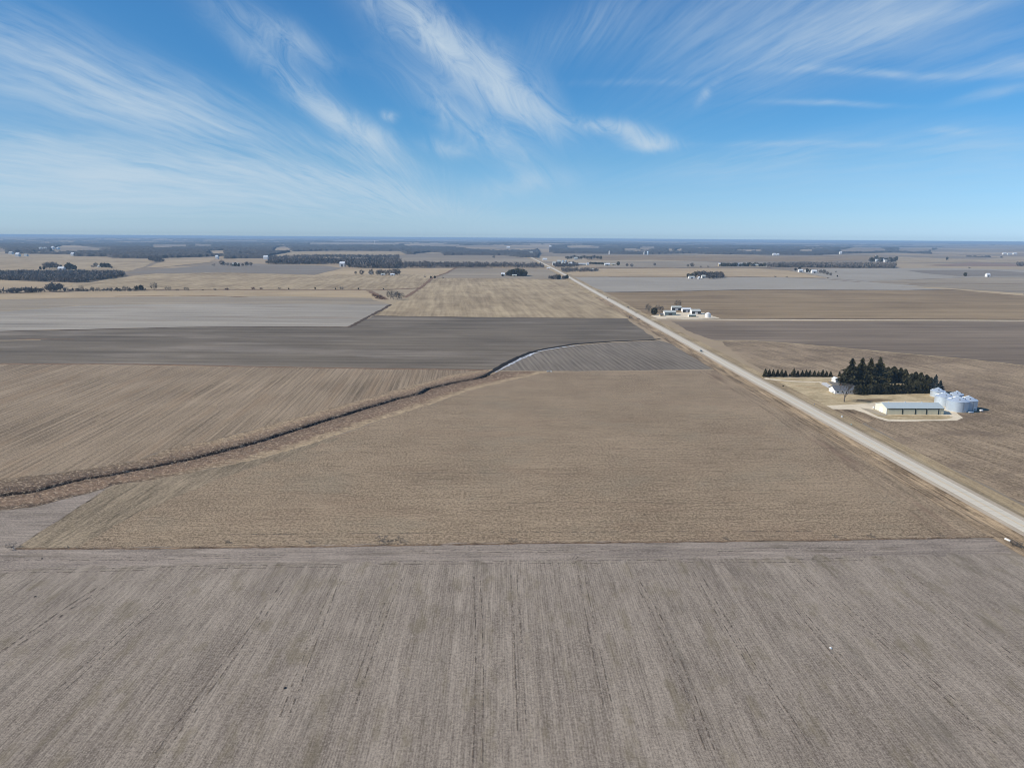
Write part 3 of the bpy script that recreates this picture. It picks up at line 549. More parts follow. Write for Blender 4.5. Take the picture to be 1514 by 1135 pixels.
def tri_cloud(rr, n, f, size, flat=.5, up=0.):
    """n small leaf or needle clumps; f(rr) gives a centre and an outward direction"""
    V = []; Fq = []
    for i in range(n):
        c, d = f(rr); s = size*rr.uniform(.6, 1.5)
        d = np.array(d)+rr.normal(0, .35, 3); d[2] += up; d /= np.linalg.norm(d)+1e-6
        p = np.cross(d, rr.normal(0, 1, 3)); p /= np.linalg.norm(p)+1e-6
        V += [np.array(c)-d*s*.5-p*s*flat*.5, np.array(c)-d*s*.4+p*s*flat*.5, np.array(c)+d*s*.8]; Fq.append((3*i, 3*i+1, 3*i+2))
    return V, Fq
def conifer_meshes(name, h, rad, seed, n=1500, shape='cone', bare=.04, size=.55, tiers=18):
    rr = np.random.default_rng(seed)
    def prof(t):
        if shape == 'cone': return rad*(1-t)**.85*(1+.16*math.sin(t*tiers*6.28+seed))
        if shape == 'ragged': return rad*min(1, (1-t)*1.5+.1)*(1-t**6)*(.72+.42*math.sin(t*tiers*4.1+seed)*math.sin(t*tiers*1.7+2*seed))
        return rad*max(.03, min(1, (1-t)*2.6)**.65)*(.86+.2*math.sin(t*15+seed))*min(1, .55+t*3)
    lob = rr.uniform(0, 6.28, 5)
    def f(rr):
        t = bare+(1-bare)*rr.beta(1.05, 1.7 if shape != 'lump' else 1.15)*.985; a = rr.uniform(0, 6.28)
        r = max(.05, prof(t))*(1+.18*math.sin(3*a+lob[0]+t*9)+.1*math.sin(5*a+lob[1]-t*17))*math.sqrt(rr.uniform(.12, 1))
        dr = -.18 if shape != 'round' else .25
        return (r*math.cos(a), r*math.sin(a), t*h+dr*r*.5), (math.cos(a), math.sin(a), dr)
    V, Fq = tri_cloud(rr, n, f, size, .75)
    k = len(V); V += [np.array((.12, 0, h*.93)), np.array((-.1, .1, h*.93)), np.array((0, 0, h*1.01))]; Fq.append((k, k+1, k+2))
    crown = np_mesh(name+'_crown', V, Fq); crown.materials.append(MAT['bluespruce' if 'blue' in name else ('pine' if shape == 'lump' else 'spruce')])
    m = MB(); m.tube((0, 0, -.3), (0, 0, h*.9), h*.018, h*.004, 6)
    if shape == 'lump':
        for i in range(9): a = rr.uniform(0, 6.28); z = h*rr.uniform(.3, .7); m.tube((0, 0, z), (math.cos(a)*rad*.8, math.sin(a)*rad*.8, z+h*.12), h*.007, h*.002, 4)
    tr_ = m.mesh(name+'_trunk'); tr_.materials.append(MAT['bark'])
    return tr_, crown
def bare_meshes(name, h, spread, seed, lv=5, mat='twigs', thick=1.0):
    rr = random.Random(seed); tk = MB(); cr = MB()
    def go(p, d, L, r, k):
        q = p+d*L; tgt = tk if k <= 1 else cr
        tgt.tube(p, q, r, r*.68, 5 if k < 2 else 3)
        if k >= lv: return
        nb = 3 if k < 2 else rr.choice([2, 3, 3])
        for i in range(nb):
            e = Vector((rr.gauss(0, 1), rr.gauss(0, 1), rr.gauss(0, .5))); e = (e-e.dot(d)*d).normalized()
            nd = (d+e*rr.uniform(.45, .95)*spread+Vector((0, 0, .12))).normalized()
            go(p+d*L*rr.uniform(.6, 1), nd, L*rr.uniform(.66, .86), max(r*.62, .022*thick), k+1)
    go(Vector((0, 0, -.3)), Vector((rr.gauss(0, .05), rr.gauss(0, .05), 1)).normalized(), h*.25, h*.022, 0)
    a = tk.mesh(name+'_trunk'); a.materials.append(MAT['bark']); b = cr.mesh(name+'_crown'); b.materials.append(MAT[mat]); return a, b
def plume(name, h, w, n, seed, mat, z0=.15, flat=.25, size=None):
    """distant bare crown or bush as many thin upward sprays"""
    rr = np.random.default_rng(seed)
    def f(rr):
        v = rr.normal(0, 1, 3); v /= np.linalg.norm(v); v *= rr.uniform(.2, 1)**.5; z = h*(z0+(1-z0)*(.5+v[2]*.5)); return (v[0]*w*.5, v[1]*w*.5, z), (v[0]*.7, v[1]*.7, .9)
    V, Fq = tri_cloud(rr, n, f, size or h*.2, flat)
    k = len(V); r = h*.03
    V += [np.array(p) for p in ((r, 0, -.2), (-r*.5, r*.87, -.2), (-r*.5, -r*.87, -.2), (0, 0, h*.6))]; Fq += [(k, k+1, k+3), (k+1, k+2, k+3), (k+2, k, k+3)]
    me = np_mesh(name, V, Fq); me.materials.append(MAT[mat]); return me
SPR = [conifer_meshes('spruce', 1*22, 6.4, s, 3400, 'ragged', .03, 1.25, 9) for s in (1, 2, 3, 4)]
CON = [conifer_meshes('fir', 8, 2.3, s, 1000, 'cone', .02, .6, 6) for s in (11, 12, 13)]
PIN = [conifer_meshes('pine', 14, 4.3, s, 2200, 'lump', .05, .95) for s in (21, 22, 23)]
BLU = conifer_meshes('blue_spruce', 13, 3.8, 31, 1700, 'ragged', .03, .8, 6)
BAR = [bare_meshes('bare_tree', 13, .9, s, 6) for s in (41, 42, 43)]
FARB = [plume('far_bare_crown', 12, 11, 190, s, 'twigs', .10, .26, 2.6) for s in (51, 52, 53)]
FARG = [plume('airy_bare_crown', 12, 9.5, 170, s, 'bark', .16, .15, 2.2) for s in (54, 55, 56)]
FARC = [plume('far_conifer_crown', 12, 8.5, 160, s, 'spruce', .02, .8, 2.4) for s in (61, 62)]
BUSH = [plume('bush_crown', 3, 4.2, 90, s, 'twigs', 0., .2, 1.0) for s in (71, 72)]
RUST = plume('rusty_bush_crown', 3, 5, 110, 75, 'rust', 0., .3, 1.1)
EVB = plume('evergreen_bush_crown', 3, 4.2, 110, 76, 'spruce', 0., .8, .9)

def plant(kind, mp, px, py, hpx, label, cat='tree', group=None, wf=1.0, xy=None, name=None):
    """a tree whose foot stands where the photo shows it, hpx photo pixels tall"""
    x, y = xy or G(px, py); z = hz(x, y); sc_ = ppm(x, y); H = hpx/sc_/math.cos(PITCH)
    rz = random.uniform(0, 6.28)
    if isinstance(mp, tuple):
        h0 = max(v.co.z for v in mp[1].vertices)
        t = thing(kind, label, cat, (x, y, z), rz, group); t.scale = (H/h0*wf, H/h0*wf, H/h0)
        link('trunk', mp[0], None, t); link('crown', mp[1], None, t)
    else:
        h0 = max(v.co.z for v in mp.vertices)
        t = link(kind, mp, None, None, (x, y, z), rz); t.scale = (H/h0*wf, H/h0*wf, H/h0); tag(t, label, cat, group)
    return t

# windbreak row beside the drive
g = 'small conifers in the windbreak row'
tops = [11, 10.5, 10, 9.8, 10.4, 9, 5, 12, 8.5, 9, 9.6, 9.2, 8.8, 8, 10, 8.3, 8]
for i, hh in enumerate(tops):
    x = 1131.5+i*6.0
    e = 'at the highway end' if i == 0 else ('at the house end' if i == 16 else '')
    plant('conifer', CON[i % 3], x+random.uniform(-.6, .6), 557+random.uniform(-.2, .2), hh*1.12, (ORD[i]+' small dark conifer from the highway in the windbreak row north of the gravel drive'), 'conifer', g, 1.25)
plant('conifer', CON[1], 1241, 556.5, 9, 'lone small dark conifer standing behind the white shed', 'conifer')
# four tall spruces behind the house
for i, (x, yb, yt) in enumerate([(1256, 577, 528.5), (1271, 576, 528), (1283.5, 578, 529), (1297, 577, 527.5)]):
    plant('spruce', SPR[i], x, yb, yb-yt, ['leftmost', 'second from left', 'third from left', 'rightmost'][i]+' of the four tall ragged dark spruces behind the grey roofed house', 'spruce', 'tall spruces behind the house', 1.1)
for i, (x, yb, hh) in enumerate([(1247, 571, 22), (1262, 572, 26), (1277, 572, 30), (1290, 572, 30)]):
    plant('spruce', PIN[i % 3], x, yb, hh, ORD[i]+' from left of the dark pines filling the gaps among the tall spruces', 'pine', 'pines among the tall spruces')
for i, (x, yb, hh, w) in enumerate([(1303, 566, 20, 1), (1311, 566, 24, 1), (1320, 565, 24, 1.1), (1330, 565, 22, 1), (1337, 566, 21, .9), (1346, 570, 19, 1), (1352, 571, 22, 1.05), (1360, 572, 22, 1.0), (1368, 573, 20, 1), (1375, 575, 18, 1), (1341, 576, 18, 1), (1355, 578, 18, 1), (1366, 579, 18, 1)]):
    plant('pine', PIN[(i+1) % 3], x, yb, hh, ORD[i]+' of the round topped dark pines right of the tall spruces, counted from the house', 'pine', 'round topped pines in the shelterbelt', w)
plant('blue_spruce', BLU, 1381, 581, 28, 'tallest blue grey spruce at the grain bin end of the shelterbelt', 'spruce')
plant('blue_spruce', BLU, 1389, 580, 19, 'smaller blue grey spruce just behind the leftmost grain bin', 'spruce')
g = 'conifers in the front row of the shelterbelt'
for i in range(22):
    x = 1266+i*5.1
    plant('conifer', CON[(i*2) % 3] if i % 4 else PIN[i % 3], x, 583-i*.12, 15.5+random.uniform(-1.5, 2), ORD[i]+' conifer from the house in the dense front row of the shelterbelt', 'conifer', g, 1.3 if i % 4 else 1.1)
plant('bare_tree', BAR[0], 1248, 594, 29, 'tall leafless grey tree standing in front of the house, its shadow on the lawn', 'tree', None, 1.15)
plant('shrub', (bare_meshes('shrub', 3, 1.1, 91, 4)), 1230.5, 582.5, 4, 'small dark round shrub at the left corner of the house', 'shrub')
plant('shrub', EVB, 1158, 571.5, 2.2, 'tiny dark evergreen shrub alone on the dry lawn', 'shrub')

# bushes on the boundary between the front fields
BS = [bare_meshes('weedy_bush', 3, 1.25, s, 5, 'twigs', .7) for s in (95, 96, 97)]
for i, (x, y, hh, lb) in enumerate([(18, 810, 8, 'small dark bush at the far left corner of the stubble field'), (333, 803, 6, 'low scrubby bush left of centre on the boundary between the two front fields'),
    (458, 803.5, 6, 'tiny scrubby bush left of the big clump on the field boundary'), (566, 801, 10, 'largest leafless bush on the boundary between the front fields'), (577, 801.5, 6, 'low bush just right of the largest leafless bush'), (592, 801, 8, 'thin leafless bush at the right end of the boundary clump'),
    (757, 800, 6, 'dark low bush in the middle of the field boundary'), (1074, 797.5, 5, 'small bush right of centre on the field boundary'), (1235, 794.5, 5, 'small dark bush left of its twin near the highway end of the boundary'), (1288, 794, 5, 'small dark bush right of its twin near the highway end of the boundary'), (1392, 792.5, 4, 'low weedy bush nearest the field tracks at the boundary'),
    (1497, 806, 9, 'tangled reddish brown brush heap beside the highway corner'), (1508, 809, 8, 'second tangled brush heap at the right picture edge')]):
    plant('bush', BS[i % 3], x, y, hh, lb, 'bush', None, 1.3)
# bushes and single trees farther off (foot x, foot y, height in photo pixels)
FAR = [
 ('t', 577, 442, 13, 'leftmost bare tree of the small grove where the field ditches meet'), ('t', 582, 443, 13, 'second bare tree of the grove where the field ditches meet'), ('t', 588, 442.5, 12, 'third bare tree of the grove where the field ditches meet'), ('t', 593, 443, 11, 'rightmost bare tree of the grove where the field ditches meet'),
 ('r', 560, 441.5, 6, 'rusty brown bush left of the bare grove, beside the ditch'), ('r', 565, 442.5, 4, 'low rusty bush nearest the bare grove'), ('r', 553, 438, 4, 'rusty weed clump farther up the ditch from the grove'),
 ('t', 526, 405.5, 4, 'small bare tree alone left of the pale farm grove'), ('t', 535, 406.5, 7, 'slim bare tree just left of the pale farm grove'), ('t', 549, 407, 8, 'leftmost bare tree around the distant pale farm buildings'), ('t', 559, 407, 7, 'second bare tree around the distant pale farm buildings'), ('t', 563, 407, 8, 'third bare tree around the distant pale farm buildings'), ('t', 569, 407, 7, 'fourth bare tree around the distant pale farm buildings'), ('t', 576, 407, 8, 'fifth bare tree around the distant pale farm buildings'), ('t', 583, 407, 9, 'dark bare tree around the distant pale farm buildings'), ('t', 588, 407, 9, 'rightmost bare tree around the distant pale farm buildings'),
 ('e', 202, 429.5, 7, 'left one of two dark evergreens in the left hedge line'), ('e', 209, 429.5, 8, 'right one of two dark evergreens in the left hedge line'), ('e', 173, 430, 5, 'dark evergreen bush in the hedge line left of the pair'),
 ('t', 228, 429.5, 12, 'tall pale bare tree standing alone in the left hedge line'), ('t', 246, 429.5, 6, 'small bare tree right of the tall pale one in the hedge line'), ('t', 251, 429.5, 6, 'second small bare tree right of the tall pale one'), ('b', 262, 429.8, 3, 'low scrub right of the two small bare trees'), ('t', 274, 430, 6, 'reddish spreading bare tree in the left hedge line'), ('t', 278, 430, 5, 'lower bare tree beside the reddish spreading one'),
 ('t', 120, 430.5, 8, 'bare tree near the left forest corner in the hedge line'), ('t', 137, 430.5, 7, 'bare tree between the forest corner and the evergreens'), ('t', 145, 430.5, 6, 'smaller bare tree left of the hedge line evergreens'), ('t', 164, 430.5, 6, 'bare bush touching the hedge line evergreens'), ('t', 184, 430.5, 8, 'round bare tree between two groups of evergreens'), ('t', 190, 430.5, 7, 'bare tree just left of the pair of dark evergreens'),
 ('b', 413, 427.5, 3, 'low bush in the weedy strip, left one'), ('e', 427, 428, 2.5, 'dark bush in the weedy strip above the tan field'), ('e', 466, 427.5, 3, 'dark round bush in the middle of the weedy strip'), ('e', 496, 428, 2.5, 'dark bush right of the round one in the weedy strip'), ('b', 505, 427.5, 4, 'brown scrub mound in the weedy strip'), ('e', 530, 428, 2.6, 'dark bush at the right part of the weedy strip'), ('e', 567, 428, 2, 'small dark bush above the rusty bushes'), ('r', 335, 428.5, 3, 'rusty weeds clump in the left hedge line'), ('b', 318, 429, 3, 'thin scrub in the left hedge line'), ('b', 300, 429.5, 2, 'low scrub in the left hedge line'), ('r', 374, 427.5, 3, 'rusty brush right of the left hedge line'), ('r', 386, 427.5, 2.5, 'rusty brush farther right of the left hedge line'),
 ('e', 637, 411.5, 3, 'left dark bush at the ditch bend'), ('e', 643, 411.5, 3.5, 'right dark bush at the ditch bend'), ('b', 628, 410, 2, 'small scrub left of the ditch bend'), ('b', 655, 411.5, 2, 'low scrub right of the ditch bend'),
 ('e', 967, 465.6, 11, 'dark pointed evergreen beside the highway farmstead'), ('t', 958, 461.5, 12, 'leftmost bare tree by the farmstead next to the highway'), ('t', 972, 461, 10, 'bare tree just behind the dark evergreen at the farmstead'), ('t', 978, 461, 9, 'bare tree left of the grey roofed barn'), ('t', 1002, 455, 12, 'bare tree behind the farmstead barns'), ('b', 940, 463.5, 2, 'low scrub on the highway verge before the farmstead'), ('b', 932, 470.5, 4, 'brown bush at the field corner beside the highway'), ('b', 944, 473, 3, 'small brown bush on the left highway verge'),
 ('t', 1017, 395, 4, 'small bare tree on the far field edge, left one'), ('t', 1023, 395, 6, 'taller bare tree on the far field edge'), ('b', 1036, 395, 2, 'scrub right of the tall bare tree on the field edge'), ('b', 1047, 395, 2, 'scrub farther right on the far field edge'),
 ('e', 1427, 408.5, 5, 'dark round tree left of the small white shed on the right'), ('e', 1400, 384.5, 4, 'lone tree in the tan field far right'), ('b', 1433, 397, 2, 'tiny bush on the pale far field'), ('e', 1176, 400.5, 4, 'dark round tree left of the pale farmhouse'), ('e', 1182, 400.5, 5, 'dark tree touching the pale farmhouse'),
 ('b', 1146, 410, 2, 'small bush on the grey field edge, left one'), ('b', 1163, 410.3, 2, 'small bush on the grey field edge, right one'), ('e', 1238, 409.5, 2.5, 'dark bush at the right tip of the tan field'), ('b', 1236, 402.5, 2, 'small bush in the pale field right of the farm'), ('b', 1224, 411.8, 1.6, 'tiny scrub near the tip of the tan field'), ('t', 1207, 403, 4, 'bare tree in the middle of the far right farm'), ('t', 1218, 405, 6, 'bare tree right of the pale far farm'), ('t', 1223, 406.5, 5, 'greenish brown tree at the right end of the pale far farm'), ('t', 1228, 407.5, 4, 'last low tree of the pale far farm'), ('e', 1193, 402.5, 5, 'dark tree between the two pale farm roofs'), ('e', 1198, 403, 4, 'dark tree right of the left pale farm roof'), ('t', 1213, 404, 5, 'dull tree right of the brightest farm roof'),
 ('t', 968, 393, 4, 'small bare tree in the far line right of the village'), ('t', 934, 395, 5, 'small bare tree beyond the village farm'), ('t', 927, 394, 4, 'bush beyond the village farm'), ('e', 914, 392.5, 5, 'dark tree at the right end of the village'),
 ('t', 68, 397, 8, 'leftmost bare tree at the far left farm'), ('t', 73, 397.5, 9, 'second bare tree at the far left farm'), ('t', 78, 397.5, 9, 'third bare tree at the far left farm'), ('t', 83, 397, 8, 'fourth bare tree at the far left farm'), ('e', 60, 398.5, 4, 'low dark evergreen left of the bare trees at the far left farm'), ('e', 65, 398.5, 4, 'dark evergreen under the bare trees at the far left farm'), ('e', 98, 398.5, 6, 'dark evergreen right of the pale farmhouse, left one'), ('e', 102, 398.5, 9, 'tallest dark evergreen right of the pale farmhouse'), ('e', 107, 398.5, 7, 'dark evergreen right of the tallest one'), ('e', 111, 398.8, 6, 'lower dark evergreen at the end of the farm grove'), ('e', 90, 396, 4, 'dark tree above the pale farm roof'), ('t', 142, 395, 6, 'bare tree left of the second left farm'), ('b', 137, 395.5, 3, 'brown scrub left of the second left farm'), ('e', 151, 395.5, 6, 'first dark evergreen of the second left farm'), ('e', 156, 395.5, 6, 'second dark evergreen of the second left farm'), ('e', 161, 396, 6, 'third dark evergreen of the second left farm'), ('e', 165, 396.5, 3, 'low dark evergreen of the second left farm'),
 ('t', 328, 392.5, 7, 'tall bare tree left of the far grey farm'), ('t', 331, 392.5, 5, 'lower bare tree left of the far grey farm'), ('b', 316, 393, 3, 'bush left of the far grey farm'), ('t', 337, 393, 4, 'first tree of the far grey farm'), ('t', 342, 393.5, 4, 'second tree of the far grey farm'), ('e', 348, 393.5, 5, 'dark tree in the middle of the far grey farm'), ('e', 353, 394, 4, 'dark low tree of the far grey farm'), ('t', 359, 393.5, 4, 'tree right of the far grey farm middle'), ('t', 365, 393.5, 6, 'tall bare tree right of the far grey farm'), ('t', 371, 393, 5, 'last bare tree of the far grey farm'), ('e', 397, 390, 3, 'dark tree left of the far long woods'),
 ('e', 517, 395, 5, 'dark tree right of the bright white barn'), ('t', 730, 382, 4, 'round bare tree alone on the pale strip beyond the woods'), ('e', 749, 407, 4, 'low dark conifer at the left of the dense conifer grove'), ('e', 743, 408.5, 3, 'dark bush left of the dense conifer grove'),
]
for i in range(14):
    FAR.append(('e', 752+i*1.9+random.uniform(-.4, .4), 408+random.uniform(-.8, .5), 7+2.2*math.sin(i/13*3.14)+random.uniform(-.5, .5), ORD[i]+' tree from the left in the dense dark conifer grove left of the highway'))
for i in range(9):
    FAR.append(('e' if i % 3 else 't', 813+i*2.7+(4 if i > 5 else 0), 412.8+random.uniform(-.4, .4), 5+random.uniform(-1, 1.5), ORD[i]+' dark tree from the left around the little white house by the highway'))
for i in range(5):
    FAR.append(('t' if i % 2 else 'e', 1017+i*2.6, 410.5+1.8*math.sin(i*.8)*(.6)-1, 4.5+.6*i, ORD[i]+' tree from the left of the bare round grove in the grey field'))
for i in range(24):
    FAR.append(('e', 1067+i*2.75, 394+.25*math.sin(i*2), 4.2+random.uniform(-.6, 1), ORD[i]+' dark tree from the left of the long farm shelterbelt right of the highway'))
for i in range(18):
    FAR.append(('e' if i % 3 else 't', 1286+i*2.3, 386.5+random.uniform(-1.5, 1.3), 5+random.uniform(-1, 1.5), ORD[i]+' dark tree from the left around the white farm with the silo'))
for i in range(14):
    FAR.append(('e', 869+i*2.2, 390.3+.1*i, 2.8+random.uniform(-.4, .5), ORD[i]+' tree from the left of the low dark row behind the village sheds'))
for i in range(22):
    FAR.append(('e' if i % 2 else 't', 837+i*2.45, 382.5+.8*math.sin(i), 3.6+random.uniform(-.6, .6), ORD[i]+' tree from the left of the broken row beyond the village'))
KIND = {'t': ('bare_tree', FARB, 'tree'), 'e': ('evergreen_tree', FARC, 'evergreen'), 'b': ('bush', BUSH, 'bush'), 'r': ('bush', [RUST], 'bush')}
for i, (k, x, y, hh, lb) in enumerate(FAR):
    nm, ms, ct = KIND[k]
    if k == 't' and y > 424: ms = FARG
    plant(nm, ms[i % len(ms)], x, y, hh*(1.25 if y < 415 else 1.1), lb, ct, 'far trees and bushes between the fields' if ct != 'bush' else 'far bushes between the fields', {'t': 1.15, 'e': 1.15, 'b': 1.3, 'r': 1.3}[k])

# woods that read as one mass: many crowns in one mesh
def mass(name, label, px, per, h, seed, mat='woods', n=34, cat='woodland'):
    rr = np.random.default_rng(seed); poly = [G(*p) for p in px]; A = np.array(poly)
    area = .5*abs(np.dot(A[:, 0], np.roll(A[:, 1], 1))-np.dot(A[:, 1], np.roll(A[:, 0], 1))); cnt = int(area/per)
    P = np.column_stack([rr.uniform(A[:, 0].min(), A[:, 0].max(), cnt*12+300), rr.uniform(A[:, 1].min(), A[:, 1].max(), cnt*12+300)]); P = P[inside(P, poly)][:cnt]
    tmpl = []
    for s in range(6):
        def f(rr):
            v = rr.normal(0, 1, 3); v /= np.linalg.norm(v); v *= rr.uniform(.3, 1); return (v[0]*5.2, v[1]*5.2, 7.6+v[2]*5.4), (v[0]*.5, v[1]*.5, .9)
        V, Fq = tri_cloud(np.random.default_rng(seed*10+s), n, f, 3.6, .42)
        V += [np.array(p) for p in ((.4, 0, -.5), (-.3, .3, -.5), (-.3, -.3, -.5), (0, 0, 9))]; k = len(V)-4; Fq = Fq+[(k, k+1, k+3), (k+1, k+2, k+3), (k+2, k, k+3)]
        tmpl.append((np.array(V), np.array(Fq)))
    VV = []; FF = []; o = 0; Z = hgt(P[:, 0], P[:, 1])
    for i in range(len(P)):
        V, Fq = tmpl[i % 6]; s = h/13*rr.uniform(.5, 1.35); a = rr.uniform(0, 6.28); c, sn = math.cos(a)*s*1.15, math.sin(a)*s*1.15
        W = np.column_stack([V[:, 0]*c-V[:, 1]*sn+P[i, 0], V[:, 0]*sn+V[:, 1]*c+P[i, 1], V[:, 2]*s+Z[i]]); VV.append(W); FF.append(Fq+o); o += len(W)
    print(name, cnt, len(P))
    return tag(link(name, np_mesh(name, np.concatenate(VV), np.concatenate(FF)), MAT[mat]), label, cat, None, 'stuff')
mass('woodland', 'dark leafless forest block at the left edge', [(-60, 406), (0, 405.5), (100, 405), (182, 405.5), (184, 409), (125, 417.5), (112, 418.3), (40, 415.5), (-60, 413)], 60, 12, 1)
mass('woodland', 'bushy leafless tree line left below the forest block', [(-60, 433.5), (0, 432.5), (65, 430.5), (74, 424), (95, 424.5), (88, 430.5), (60, 432.6), (0, 434.3), (-60, 435)], 60, 9, 2)
mass('woodland', 'long dark woodland strip left of centre behind the white barn', [(393, 390.5), (420, 387.5), (470, 386.5), (505, 387.5), (505, 390.5), (440, 391)], 150, 18, 3)
mass('woodland', 'thick woodland in the middle behind the bare farm grove', [(508, 388), (560, 388.5), (592, 388.5), (590, 397), (545, 396.5), (520, 396), (510, 392)], 160, 21, 4)
mass('woodland', 'thin leafless tree strip running right to the highway', [(588, 393), (650, 392.5), (740, 393.5), (803, 394.5), (803, 396.5), (740, 396), (640, 396), (588, 397)], 230, 16, 5)
mass('woodland', 'leafless wooded strip right of the long farm shelterbelt', [(1134, 394.3), (1180, 393.3), (1250, 393.6), (1323, 394.3), (1323, 396.8), (1240, 396.2), (1170, 395.2), (1134, 395.4)], 100, 17, 6)
mass('woodland', 'scattered trees along the pale strip beyond the white barn', [(398, 381), (470, 379), (590, 379.5), (592, 381.5), (470, 381), (420, 383), (398, 385)], 420, 13, 7)
mass('woodland', 'brushy growth along the field line under the left forest block', [(95, 429.6), (216, 429.2), (216, 430.6), (95, 431.2)], 45, 5, 11)
mass('woodland', 'bare roadside grove between the highway and the village', [(829, 399.6), (878, 399), (884, 401), (870, 402.3), (832, 402.3)], 130, 10, 12)
mass('woodland', 'grey bare grove enclosing the pale sheds in the grey field', [(1026, 406), (1052, 405.3), (1070, 408), (1070, 411.6), (1050, 412.6), (1036, 411)], 120, 11, 13)
mass('woodland', 'small dark wood at the right picture edge', [(1504, 391.5), (1560, 391), (1560, 394), (1504, 393.6)], 150, 14, 8)
mass('woodland', 'dark wood around the crossroads before the village', [(818, 391), (850, 390), (856, 394), (840, 396), (818, 395.5)], 260, 11, 9)
mass('woodland', 'blue pointed wood patch jutting into the fields on the left', [(216, 384), (232, 383), (244, 386.5), (233, 388.5)], 200, 14, 10)

# the far wooded country: one canopy surface, raised where there is wood, from about 5 km out
WOOD = [(-200, 330), (1720, 330), (1720, 383.5), (1600, 383), (1514, 381.8), (1460, 380.3), (1400, 379), (1390, 376), (1320, 373.5), (1240, 375.5), (1210, 377.3), (1160, 377), (1070, 376.5), (1020, 375), (940, 376), (900, 375.5), (845, 375), (818, 374.6), (816, 373), (800, 373), (795, 381.5), (770, 380.5), (742, 377.3), (690, 377), (640, 377.5), (600, 375.5), (590, 371.3), (485, 371), (432, 372), (400, 378), (396, 382), (330, 382.5), (330, 378.5), (300, 380), (250, 381.5), (215, 382), (165, 381.5), (158, 379.5), (110, 378.8), (110, 376), (20, 375), (0, 374.8), (-200, 374)]
HOLES = [[(-200, 366), (0, 366.5), (8, 370), (4, 373.8), (-200, 373)], [(60, 370.8), (24, 371), (26, 369.4), (75, 368.8), (88, 364.2), (105, 362.6), (142, 366.2), (170, 367.8), (160, 369), (130, 369.4)], [(226, 362), (275, 361.4), (276, 364), (228, 365)], [(288, 361), (312, 361.8), (310, 363.4), (290, 363)], [(-200, 347.5), (0, 348.5), (90, 350), (200, 350.6), (90, 352), (20, 353), (-200, 352)], [(308, 371), (332, 370), (330, 374), (312, 374)], [(355, 371.4), (380, 371.8), (376, 373.8), (358, 373.6)], [(403, 369.8), (411, 365.2), (420, 364.6), (434, 369.4)],
  [(458, 359), (520, 358.8), (590, 360), (590, 361.4), (460, 360.6)], [(596, 361), (622, 360), (660, 361), (690, 363.4), (660, 364), (600, 362.6)], [(672, 364), (700, 362.6), (795, 362.8), (790, 368), (735, 369.2), (700, 367.4)], [(613, 375), (636, 373), (652, 373.6), (656, 378), (612, 378)], [(757, 364.4), (785, 362), (812, 361.6), (816, 364.6), (770, 369)], [(834, 363.6), (870, 362.6), (893, 366.4), (845, 366)], [(922, 367.4), (962, 369), (960, 370.6), (924, 369.8)], [(944, 365.4), (966, 364.6), (968, 367), (948, 367)], [(987, 366.6), (996, 369), (1008, 367.6), (1006, 370.2), (990, 370)], [(1086, 369.2), (1126, 369), (1124, 371), (1092, 371)], [(1180, 369.2), (1201, 368.8), (1199, 371), (1182, 371)],
  [(1235, 371.2), (1250, 368.4), (1262, 366), (1300, 366), (1312, 370), (1290, 371)], [(1330, 366), (1380, 366.6), (1372, 370), (1350, 371.8), (1330, 370)], [(1384, 376), (1376, 371), (1400, 364), (1520, 362), (1720, 361), (1720, 380), (1520, 379.4), (1450, 377), (1400, 376.6)], [(1350, 360), (1420, 361), (1500, 359), (1500, 361.4), (1350, 363)],
  [(796, 366), (812, 367), (812, 374), (800, 374)], [(620, 353.2), (700, 354), (700, 354.8), (620, 354.2)], [(960, 356.8), (1080, 357.6), (1080, 358.3), (960, 357.7)], [(1100, 359), (1190, 359.6), (1190, 360.7), (1110, 360.6)], [(480, 355.2), (560, 355.6), (560, 356.6), (500, 356.4)], [(300, 354.4), (380, 356), (380, 357), (310, 355.8)]]
